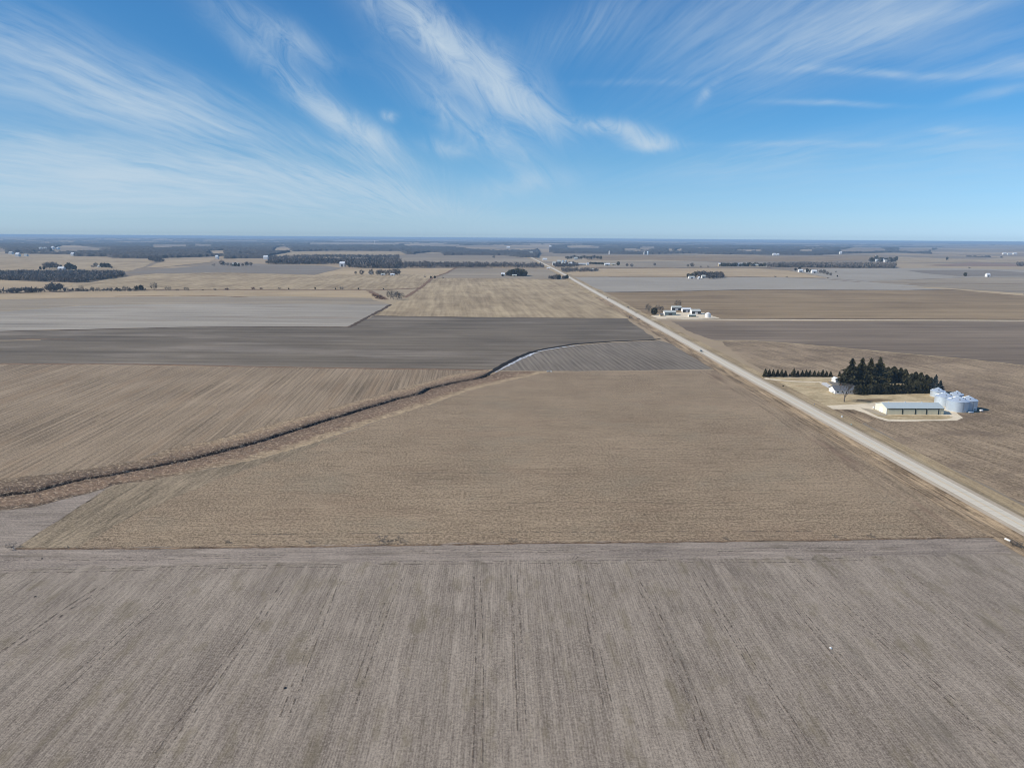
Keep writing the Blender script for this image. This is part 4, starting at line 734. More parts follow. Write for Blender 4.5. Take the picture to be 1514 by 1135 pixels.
def far_canopy():
    rr = np.random.default_rng(99)
    an = np.arange(R(-40), R(42), .0016); rs = []; r = 3300.
    while r < 80000: rs.append(r); r *= 1.011 if r < 14000 else 1.022
    rs = np.array(rs); A, Rr = np.meshgrid(an, rs); X = np.sin(A)*Rr; Y = np.cos(A)*Rr; Z = hgt(X, Y)
    P = np.stack([X, Y, Z-CAMH], -1); zc = P@F_; PX = 757+FPX*(P@R_)/zc; PY = 567.5-FPX*(P@U_)/zc
    Q = np.column_stack([PX.ravel(), PY.ravel()]); m = inside(Q, WOOD)
    Q2 = np.column_stack([PX.ravel(), (PY-15*FPX/zc).ravel()])
    for h_ in HOLES: m &= ~(inside(Q, h_)|inside(Q2, h_))
    m = m.reshape(X.shape)
    def fb(kx, ky, s):
        q = np.random.default_rng(s); out = 0
        for i in range(7):
            t = q.uniform(0, 6.28); f = 2**(i*.5); out = out+np.sin(X*kx*f*math.cos(t)+Y*ky*f*math.sin(t)*1.6+q.uniform(0, 6.28)+1.5*np.sin(Y*ky*.7+i+X*kx*.4))/(1+.3*i)
        return out/2.2
    n = fb(1/800., 1/420., 8)+.35*fb(1/260., 1/180., 15)
    thr = -.85+.95*sstep(Rr, 6500, 12000)+.35*sstep(Rr, 15000, 26000)
    m &= (n > thr)|((Rr < 7500) & (n > -1.3))
    H = np.where(m, Z+rr.uniform(6, 16, X.shape)*(1+.25*n), Z-25)
    nr, na = X.shape; idx = np.arange(nr*na).reshape(nr, na)
    a, b, c, d = idx[:-1, :-1], idx[:-1, 1:], idx[1:, 1:], idx[1:, :-1]
    anym = (m[:-1, :-1]|m[:-1, 1:]|m[1:, 1:]|m[1:, :-1])
    Fq = np.stack([a[anym], b[anym], c[anym], d[anym]], 1)[:, ::-1]
    V = np.stack([X, Y, H], -1).reshape(-1, 3); u, inv = np.unique(Fq, return_inverse=True)
    me = np_mesh('distant_woodland', V[u], inv.reshape(Fq.shape)); print('canopy', len(Fq))
    q = N('distant_winter_woodland'); p = q.pos(); nn = q.math('MULTIPLY_ADD', q.math('SUBTRACT', q.noise(p, 1/120., 5, .7), .5), 2.5, .5, clamp=True)
    q.l(q.mix(nn, (.032, .031, .030, 1), (.085, .077, .070, 1)), q.b.inputs['Base Color'])
    tag(link('distant_woodland', me, q.m), 'leafless blue grey woodland covering the far country up to the horizon', 'woodland', None, 'stuff')
far_canopy()

# weed tufts along the creek and the verge
def tufts():
    rr = np.random.default_rng(17); V = []; Fq = []
    def add(x, y, z, s):
        for b in range(5):
            a = rr.uniform(0, 6.28); l = rr.uniform(.3, 1)*s; dx, dy = math.cos(a), math.sin(a); k = len(V)
            V.extend([(x-dy*.14*s, y+dx*.14*s, z), (x+dy*.14*s, y-dx*.14*s, z), (x+dx*l*.6, y+dy*l*.6, z+l)]); Fq.append((k, k+1, k+2))
    for i in range(6500):
        k = int(rr.uniform(0, 1)**1.0*(NC-1)); t = rr.choice([rr.beta(5, 2)*.45, .55+rr.beta(1.3, 2.2)*.38])
        p = cU[k]+(cC[k]-cU[k])*t*2 if t <= .5 else cC[k]+(cL[k]-cC[k])*(t-.5)*2
        add(p[0]+rr.normal(0, .5), p[1]+rr.normal(0, .5), hz(*p)+.1, rr.uniform(.35, .85))
    L = np.array(P((22, 811), (400, 808.5), (757, 803), (1100, 800), (1470, 793.5))); s = np.concatenate([[0], np.cumsum(np.hypot(*np.diff(L, axis=0).T))])
    for i in range(900):
        t = rr.uniform(0, s[-1]); x = np.interp(t, s, L[:, 0]); y = np.interp(t, s, L[:, 1])+rr.normal(0, .6)
        if math.sin(x*.11)+math.sin(x*.37+1)+rr.normal(0, .5) > .1: add(x, y, .05, rr.uniform(.3, .9))
    for i in range(5000):
        y = rr.uniform(250, 1000); off = rr.choice([rr.uniform(-13.5, -7), rr.uniform(RW+5, RW+12)]); add(rx(y, off), y, .08, rr.uniform(.3, .7))
    tag(link('dead_grass', np_mesh('dead_grass', V, Fq), MAT['weedtuft']), 'dry brown weeds and grass tufts lining the creek and the verges', 'dry grass', None, 'stuff')
tufts()

# ------------------------------------------------------------------ buildings
MAT['khaki'] = ribbed('khaki_steel_wall', (.82, .75, .52, 1), 'X', .9); MAT['cream'] = ribbed('cream_steel_gable', (.80, .78, .66, 1), 'Y', .9, amt=.06)
MAT['tealroof'] = ribbed('pale_blue_steel_roof', (.50, .57, .58, 1), 'X', .9, .5); MAT['dkgreen'] = plain('dark_green_trim', (.03, .045, .04, 1), .5)
MAT['galv'] = plain('galvanised_bin_wall', (.62, .69, .76, 1), .48, .06, .4); MAT['galvroof'] = plain('galvanised_bin_roof', (.68, .75, .82, 1), .45, .06, .6)
for k in ('galv', 'galvroof'): MAT[k].node_tree.nodes['Principled BSDF'].inputs['Metallic'].default_value = .55
MAT['white'] = plain('white_siding', (.78, .77, .74, 1), .6, .06); MAT['whiteroof'] = plain('white_steel_roof', (.7, .72, .74, 1), .5, .08)
MAT['greyroof'] = plain('grey_shingle_roof', (.13, .14, .16, 1), .9, .2, 1.5); MAT['lightroof'] = plain('light_grey_roof', S(176, 184, 190), .5, .1)
MAT['teal'] = plain('grey_teal_siding', S(120, 138, 146), .7, .1); MAT['dark'] = plain('dark_grey_plain', S(74, 76, 80), .7, .1); MAT['green'] = plain('green_siding', S(90, 110, 100), .7, .1)
MAT['glass'] = plain('dark_window_glass', (.03, .035, .04, 1), .15, .1); MAT['concb'] = plain('concrete_base', S(190, 184, 174), .85, .1)
MAT['tanwall'] = plain('tan_siding', S(190, 176, 150), .7, .1); MAT['red'] = plain('dull_red_paint', (.16, .04, .03, 1), .6)

def gable(W, D, hw, hr, t, wall, roof, gmat=None, over=.5, ridge='X', slab=True):
    """walls (with gables) and roof of a building W by D, the ridge along X or Y, origin at the middle of its near side"""
    m = MB(); x0, x1 = -W/2, W/2; gm = gmat or wall
    m.poly([(x0, 0, -.4), (x1, 0, -.4), (x1, 0, hw), (x0, 0, hw)], 0); m.poly([(x1, D, -.4), (x0, D, -.4), (x0, D, hw), (x1, D, hw)], 0)
    if ridge == 'X':
        m.poly([(x0, D, -.4), (x0, 0, -.4), (x0, 0, hw), (x0, D/2, hr), (x0, D, hw)], 1); m.poly([(x1, 0, -.4), (x1, D, -.4), (x1, D, hw), (x1, D/2, hr), (x1, 0, hw)], 1)
    else:
        m.poly([(x0, D, -.4), (x0, 0, -.4), (x0, 0, hw), (x0, D, hw)], 0); m.poly([(x1, 0, -.4), (x1, D, -.4), (x1, D, hw), (x1, 0, hw)], 0)
        m.poly([(x0, -.003, hw), (x1, -.003, hw), (0, -.003, hr)], 1); m.poly([(x1, D+.003, hw), (x0, D+.003, hw), (0, D+.003, hr)], 1)
    m.build('wall', [wall, gm], t)
    r = MB(); th = .16; o = over
    if ridge == 'X':
        sl = (hr-hw)/(D/2)
        for s in (0, 1):
            ye = -o if s == 0 else D+o; zr = hr+.06; ze = hw-sl*o+.06
            a = [(x0-o, ye, ze), (x1+o, ye, ze), (x1+o, D/2, zr), (x0-o, D/2, zr)]; b = [(p[0], p[1], p[2]+th) for p in a]
            if s: a, b = a[::-1], b[::-1]
            r.poly(b); r.poly(a[::-1])
            for i in range(4): j = (i+1) % 4; r.poly([a[i], a[j], b[j], b[i]]) if i != 2 else None
    else:
        sl = (hr-hw)/(W/2)
        for s in (0, 1):
            xe = x0-o if s == 0 else x1+o; zr = hr+.06; ze = hw-sl*o+.06
            a = [(xe, D+o, ze), (xe, -o, ze), (0, -o, zr), (0, D+o, zr)]; b = [(p[0], p[1], p[2]+th) for p in a]
            if s: a, b = a[::-1], b[::-1]
            r.poly(b); r.poly(a[::-1])
            for i in range(4): j = (i+1) % 4; r.poly([a[i], a[j], b[j], b[i]]) if i != 2 else None
    return r.build('roof', roof, t)
def slab(name, t, x0, x1, z0, z1, mat, y=-.03, th=.06):
    m = MB(); m.box(x0, x1, y-th, y-.003, z0, z1); return m.build(name, mat, t)
def side(name, t, X, y0, y1, z0, z1, mat, th=.06):
    m = MB(); m.box(X-th-.03, X-.003, y0, y1, z0, z1); return m.build(name, mat, t)

# the long khaki shed
a, b = G(1310.4, 612.6), G(1393, 612.2); W = b[0]-a[0]; cx = (a[0]+b[0])/2; D = 15.5
print('shed', W, a, b)
t = thing('machine_shed', 'long khaki machine shed with pale blue metal roof beside the gravel loop', 'shed', (cx, a[1], 0))
rf = gable(W, D, 4.5, 6.8, t, MAT['khaki'], MAT['tealroof'], MAT['cream'], .35)
m = MB(); m.box(-W/2-.3, W/2+.3, -.4, -.32, 4.3, 4.52); m.build('gutter', MAT['dkgreen'], rf)
px_ = [1311, 1333.2, 1352, 1368, 1385.5, 1393]
for i in range(1, 5):
    xx = (px_[i]-1310.4)/(1393-1310.4)*W-W/2
    slab('door_post', t, xx-.32, xx+.32, 0, 4.25, MAT['dkgreen'], -.12, .1)
for i in range(0, 4):
    x0 = (px_[i]-1310.4)/(82.6)*W-W/2+.9; x1 = (px_[i+1]-1310.4)/82.6*W-W/2-.45
    d = slab('sliding_door', t, x0, x1, .1, 4.1, MAT['khaki'], -.06, .06); d2 = MB(); d2.box(x0, x1, -.17, -.125, 3.95, 4.2); d2.build('door_rail', MAT['dkgreen'], d)
slab('wainscot', t, -W/2+.05, W/2-.05, -.1, .35, MAT['concb'], -.125, .05)
side('door', t, -W/2, 5, 9.5, 0, 3.8, MAT['white']); side('corner_trim', t, -W/2, 0, .35, 0, 4.4, MAT['whiteroof'])
m = MB()
for i in range(3): m.tube((-W/2+5+i*12, D/2, 6.9), (-W/2+5+i*12, D/2, 7.5), .35, .35, 8)
m.build('roof_vent', MAT['galvroof'], rf)

# grain bins
def bin_(px, py, r, hw, label, door=True):
    x, y = G(px, py); y += r*.98; x += r*.98*x/y*.0
    t = thing('grain_bin', label, 'grain bin', (x, y, 0), random.uniform(-.2, .2), 'galvanised grain bins beside the shelterbelt')
    m = MB(); m.lathe([(r+.25, -.3), (r+.25, .25), (r, .27)], 40, cap=False); m.build('base', MAT['concb'], t)
    m = MB(); m.lathe([(r, .2), (r, hw)], 48, cap=False); w = m.build('wall', MAT['galv'], t)
    m = MB()
    for z in np.arange(1.1, hw, 1.12): m.lathe([(r+.003, z-.03), (r+.05, z), (r+.003, z+.03)], 48, cap=False)
    m.build('hoop', MAT['galvroof'], w)
    rh = r*.42; m = MB(); m.lathe([(r+.22, hw-.08), (r+.2, hw), (.75, hw+rh), (.75, hw+rh+.45), (.3, hw+rh+.62)], 48)
    rf = m.build('roof', MAT['galvroof'], t)
    m = MB()
    for k in range(24):
        a = 2*math.pi*k/24; c, s = math.cos(a), math.sin(a); m.tube(((r+.1)*c, (r+.1)*s, hw+.06), (.8*c, .8*s, hw+rh+.03), .06, .06, 3)
    m.build('roof_rib', MAT['galvroof'], rf)
    m = MB()
    for k in range(5):
        a = 2*math.pi*(k+.5)/5; c, s = math.cos(a)*r*.62, math.sin(a)*r*.62; z = hw+rh*.38; m.box(c-.28, c+.28, s-.28, s+.28, z-.1, z+.6)
    m.build('roof_vent', MAT['dark'], rf)
    m = MB(); 
    for k in range(int(hw/.4)): m.tube((-.25, -r-.14, .5+k*.4), (.25, -r-.14, .5+k*.4), .03, .03, 3)
    for q in (-.25, .25): m.tube((q, -r-.14, .3), (q, -r-.14, hw), .03, .03, 4)
    m.build('ladder', MAT['dark'], t)
    if door: m = MB(); m.box(1.2, 2.1, -r-.02, -r+.5, .4, 2.0); o = m.build('door', MAT['lightroof'], t)
    return t
bin_(1391.5, 588, 5.2, 4.6, 'small galvanised grain bin farthest left of the cluster, touching the trees')
bin_(1402.5, 601.8, 6.3, 7.0, 'large round grain bin second from the left, facing the gravel loop')
bin_(1423.2, 610.2, 7.0, 7.6, 'frontmost large galvanised grain bin nearest the camera')
bin_(1437.6, 608.0, 6.0, 7.4, 'rightmost grain bin casting the long shadow on the field')
bin_(1418.5, 597.5, 4.5, 7.0, 'hidden grain bin whose roof shows between the bigger bins')
def ltank(px, py, L, r, label, mat='white', rz=0):
    x, y = G(px, py); t = thing('storage_tank', label, 'tank', (x, y, 0), rz)
    m = MB(); m.lathe([(.05, -L/2-r*.5), (r*.7, -L/2-r*.3), (r, -L/2), (r, L/2), (r*.7, L/2+r*.3), (.05, L/2+r*.5)], 20); o = m.build('body', MAT[mat], t, smooth=True); o.rotation_euler = (0, R(90), 0); o.location = (0, 0, r+.35)
    for s in (-1, 1): m = MB(); m.box(s*L*.3-.12, s*L*.3+.12, -r*.6, r*.6, 0, .6); m.build('leg', MAT['concb'], t)
    return t
ltank(1450.6, 608.8, 1.8, .75, 'small bright white tank right of the frontmost grain bins')
ltank(1435.5, 611.2, 3.2, .5, 'low pale tank lying at the foot of the front grain bin', 'galvroof')
ltank(1291.5, 604.4, 1.6, .7, 'small white tank standing beside the cream gable of the long shed', rz=R(60))

# the house
x, y = G(1250, 582.4); t = thing('farmhouse', 'low white farmhouse with dark grey roof behind the bare tree', 'house', (x+.8, y, 0))
rf = gable(18.5, 11, 3.1, 5.6, t, MAT['white'], MAT['greyroof'], None, .7)
m = MB(); m.box(-2, -1.2, 6.3, 7.1, 4.6, 6.6); m.build('chimney', plain('brick_chimney', (.2, .1, .075, 1)), rf)
for i, xx in enumerate((-7, -3.4, 3.0, 6.8)):
    w = slab('window', t, xx-.75, xx+.75, 1.0, 2.3, MAT['white'], -.03, .05); m = MB(); m.box(xx-.62, xx+.62, -.1, -.081, 1.12, 2.18); m.build('pane', MAT['glass'], w)
d = slab('door', t, -.5, .5, .1, 2.2, MAT['dark']); m = MB(); m.box(.3, .38, -.14, -.091, 1.0, 1.1); m.build('handle', MAT['galvroof'], d)
side('garage_door', t, -9.25, 2, 7.5, 0, 2.4, MAT['whiteroof'])
x, y = G(1238.6, 565.5); t = thing('garden_shed', 'small bright white shed behind the house at the end of the windbreak', 'shed', (x, y, 0), R(8))
gable(4.2, 6, 2.6, 3.9, t, MAT['white'], MAT['whiteroof'], None, .25, 'Y'); slab('door', t, -1, 1, 0, 2.1, MAT['lightroof'])
x, y = G(1273, 580); t = thing('garage', 'pinkish tan outbuilding right of the house under the spruces', 'garage', (x, y, 0))
gable(8, 7, 2.7, 4.3, t, plain('pinkish_tan_siding', S(170, 148, 138), .8), MAT['greyroof'], None, .4); slab('door', t, -2.6, 1.6, 0, 2.2, MAT['whiteroof'])
# boxes on the verge
def post_box(px, py, label, mat, s=1.):
    x, y = G(px, py); t = thing('utility_box', label, 'utility box', (x, y, .0)); m = MB(); m.box(-.35*s, .35*s, -.25*s, .25*s, .15, 1.05*s); m.poly([(-.4*s, -.3*s, 1.06*s), (.4*s, -.3*s, 1.06*s), (.4*s, .3*s, 1.18*s), (-.4*s, .3*s, 1.18*s)]); m.build('cabinet', mat, t)
    m = MB(); m.box(-.42*s, .42*s, -.32*s, .32*s, 0, .148); m.build('base', MAT['concb'], t)
post_box(1244.5, 617.2, 'white utility box in the grass between highway and shed drive', MAT['white'], 1.3)
post_box(1258.5, 628.8, 'pale green utility box on the highway verge below the white one', plain('pale_green_paint', (.42, .5, .42, 1), .6), 1.)
x, y = G(1204, 599.5); t = thing('mailbox', 'small blue grey mailbox beside the shed drive entrance', 'mailbox', (x, y, 0))
m = MB(); m.box(-.06, .06, -.06, .06, 0, 1.1); m.build('post', MAT['bark'], t); m = MB(); m.lathe([(.2, -.4), (.2, .4)], 12); o = m.build('box', plain('blue_grey_paint', (.2, .24, .32, 1), .5), t); o.rotation_euler = (R(90), 0, 0); o.location = (0, 0, 1.3)
# stray things in the near field
x, y = G(1228, 958.5); m = MB(); rr = random.Random(5)
m.lathe([(.2, 0), (.36, .1), (.38, .28), (.22, .42), (.06, .46)], 11)
m.v = [(vx*(1+rr.uniform(-.25, .25)), vy*(1+rr.uniform(-.25, .25)), vz*(1+rr.uniform(-.15, .15))) for vx, vy, vz in m.v]
tag(m.build('plastic_bag', plain('white_plastic', (.85, .85, .84, 1), .5, .05), None, (x, y, .04)), 'small bright white crumpled bag lying on the grey foreground field', 'bag')
for (px, py, lb) in ((52, 882, 'small dark stone at the left of the foreground field'), (421, 1017, 'dark stone in the lower left of the foreground field'), (62, 826, 'dark clod near the left end of the field boundary')):
    x, y = G(px, py); m = MB(); m.lathe([(.3, 0), (.42, .1), (.36, .25), (.1, .34)], 9); m.v = [(vx*(1+rr.uniform(-.3, .3)), vy*(1+rr.uniform(-.3, .3))*.7, vz) for vx, vy, vz in m.v]
    tag(m.build('stone', plain('dark_stone', (.07, .06, .055, 1), .9), None, (x, y, .03), rr.uniform(0, 3)), lb, 'stone', 'dark stones lying on the foreground field')

# farm buildings: px of the near wall's left and right end, foot y, depth m, wall height m, rise m
def barn(x0, x1, y, D, hw, rise, wall, roof, label, cat='barn', gm=None, ridge='X', kind='barn', door=True, over=.3):
    a, b = G(x0, y), G(x1, y); W = b[0]-a[0]; cx = (a[0]+b[0])/2; cy = (a[1]+b[1])/2
    t = thing(kind, label, cat, (cx, cy, hz(cx, cy))); gable(W, D, hw, hw+rise, t, MAT[wall], MAT[roof], MAT[gm] if gm else None, over, ridge)
    if door: slab('door', t, -W*.15, W*.15, 0, hw*.75, MAT['dark' if wall != 'dark' else 'white'], -.03, .08)
    return t
def silo(px, py, r, h, label, dome=True, mat='galv', cat='silo', kind='silo'):
    x, y = G(px, py); t = thing(kind, label, cat, (x, y, hz(x, y)))
    m = MB(); m.lathe([(r, -.4), (r, h)], 24, cap=False); m.build('wall', MAT[mat], t)
    m = MB(); m.lathe([(r+.1, h-.05), (r*.8, h+r*.45), (r*.4, h+r*.75), (.05, h+r*.85)] if dome else [(r+.2, h-.1), (.3, h+r*.5)], 24); m.build('roof', MAT['galvroof' if mat == 'galv' else mat], t)
barn(982.6, 999.3, 466.3, 11, 4.8, 2.8, 'teal', 'lightroof', 'grey teal barn with pale roof nearest the highway at the roadside farmstead', gm='white')
barn(993.5, 1007.5, 459, 9, 4.8, 2.6, 'dark', 'lightroof', 'barn with dark front standing behind the grey teal barn', gm='white')  # long walls coloured much darker than the white gable ends
barn(1009.5, 1022, 461.5, 12, 4.4, 2.2, 'dark', 'whiteroof', 'bright white roofed barn in the middle of the roadside farmstead', gm='white')
barn(1023, 1036, 464.5, 14, 4.8, 2.8, 'dark', 'lightroof', 'large barn with dark front and white gable left of the white bin', gm='white')
barn(1018.5, 1028.8, 468.6, 7, 2.6, 1.6, 'green', 'lightroof', 'small green shed with white gable in front of the farmstead barns', 'shed', gm='white', kind='shed')
barn(976, 981, 467.4, 5, 2.4, 1.5, 'tanwall', 'greyroof', 'tiny tan shed next to the dark pointed evergreen', 'shed', kind='shed')
silo(1046.5, 469.5, 4.3, 6.4, 'white round grain bin at the right end of the roadside farmstead', False, 'white', 'grain bin', 'grain_bin')
field('farmyard', [(962, 467), (985, 462), (1040, 462), (1056, 468), (1066, 471.5), (1010, 471.8), (972, 470.5)], MAT['gravel'], 2)
FB = [
 (826.5, 829.3, 412.8, 14, 5, 3, 'white', 'whiteroof', 'little white house among dark trees beside the highway', 'house', 'farmhouse'),
 (501.8, 509.5, 394.5, 22, 10, 6, 'white', 'whiteroof', 'bright white barn in front of the long dark woodland', 'barn', 'barn'),
 (85, 94, 399.3, 14, 5, 4, 'white', 'whiteroof', 'pale farmhouse between the trees of the far left farm', 'house', 'farmhouse'), (144, 149, 395.5, 12, 4, 3, 'white', 'lightroof', 'pale shed left of the evergreens of the second left farm', 'shed', 'shed'),
 (741, 746.5, 408.2, 14, 4, 4, 'lightroof', 'whiteroof', 'pale roofed house left of the dense conifer grove', 'house', 'farmhouse'), (757, 764, 408.8, 9, 3, 2, 'tanwall', 'lightroof', 'low pale shed in front of the dense conifer grove', 'shed', 'shed'),
 (1019, 1027, 412.2, 12, 4, 2.4, 'white', 'lightroof', 'pale shed at the left front of the bare round grove', 'shed', 'shed'), (1032.5, 1035, 412.8, 8, 4, 2.4, 'white', 'whiteroof', 'tiny white shed in front of the bare round grove', 'shed', 'shed'), (1038, 1043, 411.5, 10, 5, 3, 'lightroof', 'lightroof', 'grey house inside the bare round grove', 'house', 'farmhouse'),
 (1062.5, 1065.5, 393.5, 12, 7, 4, 'tanwall', 'whiteroof', 'pale shed at the left end of the long shelterbelt', 'shed', 'shed'), (1079, 1086, 393.8, 14, 6, 4, 'white', 'whiteroof', 'white barn second from left among the shelterbelt trees', 'barn', 'barn'), (1090, 1098, 394, 16, 7, 5, 'white', 'whiteroof', 'brightest white barn in the middle of the shelterbelt', 'barn', 'barn'), (1104, 1107, 393.8, 12, 8, 4, 'white', 'lightroof', 'narrow pale barn in the shelterbelt', 'barn', 'barn'), (1110, 1121, 394.2, 16, 5, 4, 'tanwall', 'lightroof', 'long dull barn at the right of the shelterbelt', 'barn', 'barn'),
 (1181.5, 1187, 402.5, 12, 5, 4, 'white', 'whiteroof', 'pale farmhouse at the left of the far right farm', 'house', 'farmhouse'), (1191.5, 1196, 402, 12, 4, 3, 'white', 'lightroof', 'small pale shed in the middle of the far right farm', 'shed', 'shed'), (1201, 1208, 403.8, 14, 5, 4, 'white', 'whiteroof', 'brightest white barn of the far right farm', 'barn', 'barn'),
 (1295.5, 1300, 387, 16, 7, 5, 'white', 'whiteroof', 'left white barn of the farm with the silo', 'barn', 'barn'), (1301.5, 1307, 387, 16, 8, 5, 'white', 'whiteroof', 'middle white barn of the farm with the silo', 'barn', 'barn'), (1309, 1315, 387.4, 16, 6, 4, 'white', 'lightroof', 'right white barn of the farm with the silo', 'barn', 'barn'),
 (1459.5, 1464, 409.5, 12, 6, 4, 'white', 'whiteroof', 'small bright white shed alone in the right fields', 'shed', 'shed'),
 (802.5, 809, 385, 14, 6, 4, 'white', 'whiteroof', 'white shed beside the highway before the village', 'shed', 'shed'), (849, 854, 384, 14, 7, 5, 'lightroof', 'lightroof', 'blue grey barn in the broken tree row beyond the village', 'barn', 'barn'), (871, 876, 383, 12, 4, 3, 'white', 'whiteroof', 'white shed in the broken tree row beyond the village', 'shed', 'shed'),
 (817, 822, 392.5, 14, 8, 5, 'white', 'lightroof', 'pale barn at the highway end of the village', 'barn', 'barn'), (824, 829, 391, 14, 10, 6, 'lightroof', 'lightroof', 'tall blue grey barn left in the village', 'barn', 'barn'), (830, 836, 392.5, 14, 7, 5, 'teal', 'lightroof', 'teal barn in the village centre', 'barn', 'barn'), (843, 846, 393, 12, 9, 4, 'white', 'whiteroof', 'narrow bright white building in the village', 'barn', 'barn'), (847.5, 852, 393, 12, 4, 3, 'tanwall', 'whiteroof', 'low tan house in the village', 'house', 'farmhouse'), (852, 866, 391.8, 18, 4, 2.4, 'teal', 'whiteroof', 'long teal shed with white roof line in the village', 'shed', 'shed'), (867.5, 871, 392, 12, 5, 3, 'white', 'whiteroof', 'small white shed right of the long teal shed', 'shed', 'shed'), (894, 902, 392.8, 16, 5, 4, 'lightroof', 'whiteroof', 'pale green grey barn near the right end of the village', 'barn', 'barn'), (904, 910, 392, 14, 3, 2, 'tanwall', 'lightroof', 'low tan shed near the right end of the village', 'shed', 'shed'), (872, 877.5, 401, 12, 5, 3, 'white', 'lightroof', 'pale house at the right end of the roadside grove', 'house', 'farmhouse'), (880, 882, 401, 8, 4, 3, 'lightroof', 'lightroof', 'tiny grey shed next to the pale house by the grove', 'shed', 'shed'), (808.5, 813, 397.5, 10, 2.4, 1.6, 'white', 'whiteroof', 'tiny white roadside shed by the crossroads', 'shed', 'shed'),
 (1484, 1488, 376.5, 22, 9, 6, 'white', 'whiteroof', 'left pale barn of the far upper right farm', 'barn', 'barn'), (1491, 1496, 376.6, 22, 8, 5, 'white', 'whiteroof', 'middle pale barn of the far upper right farm', 'barn', 'barn'), (1499, 1503, 376.4, 22, 9, 6, 'white', 'whiteroof', 'right pale barn of the far upper right farm', 'barn', 'barn'),
 (1143.5, 1147.5, 377.8, 22, 9, 6, 'white', 'whiteroof', 'left white barn at the edge of the far right woods', 'barn', 'barn'), (1149.5, 1152, 377.8, 20, 8, 6, 'white', 'whiteroof', 'right white barn at the edge of the far right woods', 'barn', 'barn'), (1242, 1245, 375.6, 22, 10, 8, 'white', 'whiteroof', 'tiny pale barn where the far woods meet the tan field', 'barn', 'barn'),
 (952, 953, 376.5, 14, 14, 4, 'white', 'whiteroof', 'slim pale barn left of the twin white silos', 'barn', 'barn'),
 (12, 18, 375.6, 20, 7, 5, 'white', 'lightroof', 'pale long barn at the far upper left', 'barn', 'barn'), (22, 28, 379.6, 20, 10, 7, 'white', 'whiteroof', 'bluish white barn in the far upper left fields', 'barn', 'barn'), (35, 40, 379, 16, 6, 4, 'white', 'lightroof', 'small pale shed right of the bluish white barn', 'shed', 'shed'), (104, 109, 378.4, 20, 9, 6, 'white', 'whiteroof', 'pale barn at the left end of the dark far wood', 'barn', 'barn'),
 (57, 61, 369, 30, 9, 6, 'white', 'lightroof', 'leftmost of the pale barns on the far blue hillside', 'barn', 'barn'), (64, 67, 369, 30, 9, 6, 'white', 'lightroof', 'second pale barn on the far blue hillside', 'barn', 'barn'), (75, 79, 369, 30, 12, 8, 'white', 'whiteroof', 'third pale barn on the far blue hillside', 'barn', 'barn'), (83, 86, 369, 30, 9, 6, 'white', 'whiteroof', 'rightmost pale barn on the far blue hillside', 'barn', 'barn'),
 (318, 322, 382.8, 18, 9, 6, 'white', 'whiteroof', 'white shed left of the far long farm row', 'shed', 'shed'), (389, 396, 383.6, 18, 10, 6, 'white', 'whiteroof', 'pale blue white barn left of the far long woods', 'barn', 'barn'), (343, 352, 393.4, 14, 6, 4, 'teal', 'lightroof', 'grey barn behind the trees of the far grey farm', 'barn', 'barn'),
 (545, 551, 405.8, 12, 4, 3, 'white', 'whiteroof', 'low white shed at the left of the bare farm grove', 'shed', 'shed'), (563, 569, 407.3, 10, 3, 2.4, 'white', 'lightroof', 'low pale shed in the middle of the bare farm grove', 'shed', 'shed'), (577, 583, 407.6, 10, 3, 2.4, 'white', 'whiteroof', 'low white shed at the right of the bare farm grove', 'shed', 'shed'),
 (749, 754, 367.5, 40, 12, 8, 'white', 'whiteroof', 'white farm shed on the far pale field left of the highway', 'shed', 'shed'), (783, 788, 376, 24, 9, 6, 'white', 'lightroof', 'pale shed where the highway enters the far woods', 'shed', 'shed'), (812, 815, 366.3, 40, 14, 9, 'white', 'whiteroof', 'bright white barn on the far field edge beyond the highway', 'barn', 'barn'),
]
for (x0, x1, y, D, hw, rs_, wl, rf_, lb, ct, kd) in FB:
    barn(x0, x1, y, D, hw*1.3, rs_*1.2, wl, rf_, lb, ct, kind=kd, gm='white' if wl != 'tanwall' else None, door=(y > 386))
silo(1294.5, 382.5, 4, 22, 'tall pale silo standing above the white farm', True, 'white'); silo(957.6, 376.8, 6, 24, 'bright white silo at the edge of the far woods'); silo(841.5, 393.2, 3, 14, 'slim pale silo in the middle of the village', True, 'white')
silo(832, 388.5, 5, 11, 'left silver grain bin at the back of the village', False, 'galv', 'grain bin', 'grain_bin'); silo(836.5, 388.5, 5, 11, 'right silver grain bin at the back of the village', False, 'galv', 'grain bin', 'grain_bin'); silo(901, 376, 6, 22, 'pale silo on the ridge right of the village', True, 'white')
# far towers
x, y = G(554, 360.5); t = thing('water_tower', 'white water tower far away in the left woods', 'water tower', (x, y, hz(x, y)))
m = MB(); m.lathe([(4, -1), (3, 30), (3.5, 34)], 14, cap=False); m.build('column', MAT['white'], t); m = MB(); m.lathe([(3.5, 33.9), (12, 40), (14, 46), (11, 53), (1, 57)], 18); m.build('tank', MAT['white'], t)
x, y = G(622, 357); t = thing('radio_mast', 'thin dark mast rising above the horizon left of centre', 'mast', (x, y, hz(x, y)))
Hm = 110-hz(x, y)*0; sc1 = ppm(x, y); Hm = min(10/sc1, 118-hz(x, y)); m = MB(); m.tube((0, 0, -2), (0, 0, Hm), 4.5, 2.5, 4); m.build('mast', MAT['dark'], t)
m = MB()
for k in (.55, .85): m.box(-9, 9, -3, 3, Hm*k, Hm*k+5)
m.build('platform', MAT['dark'], t)

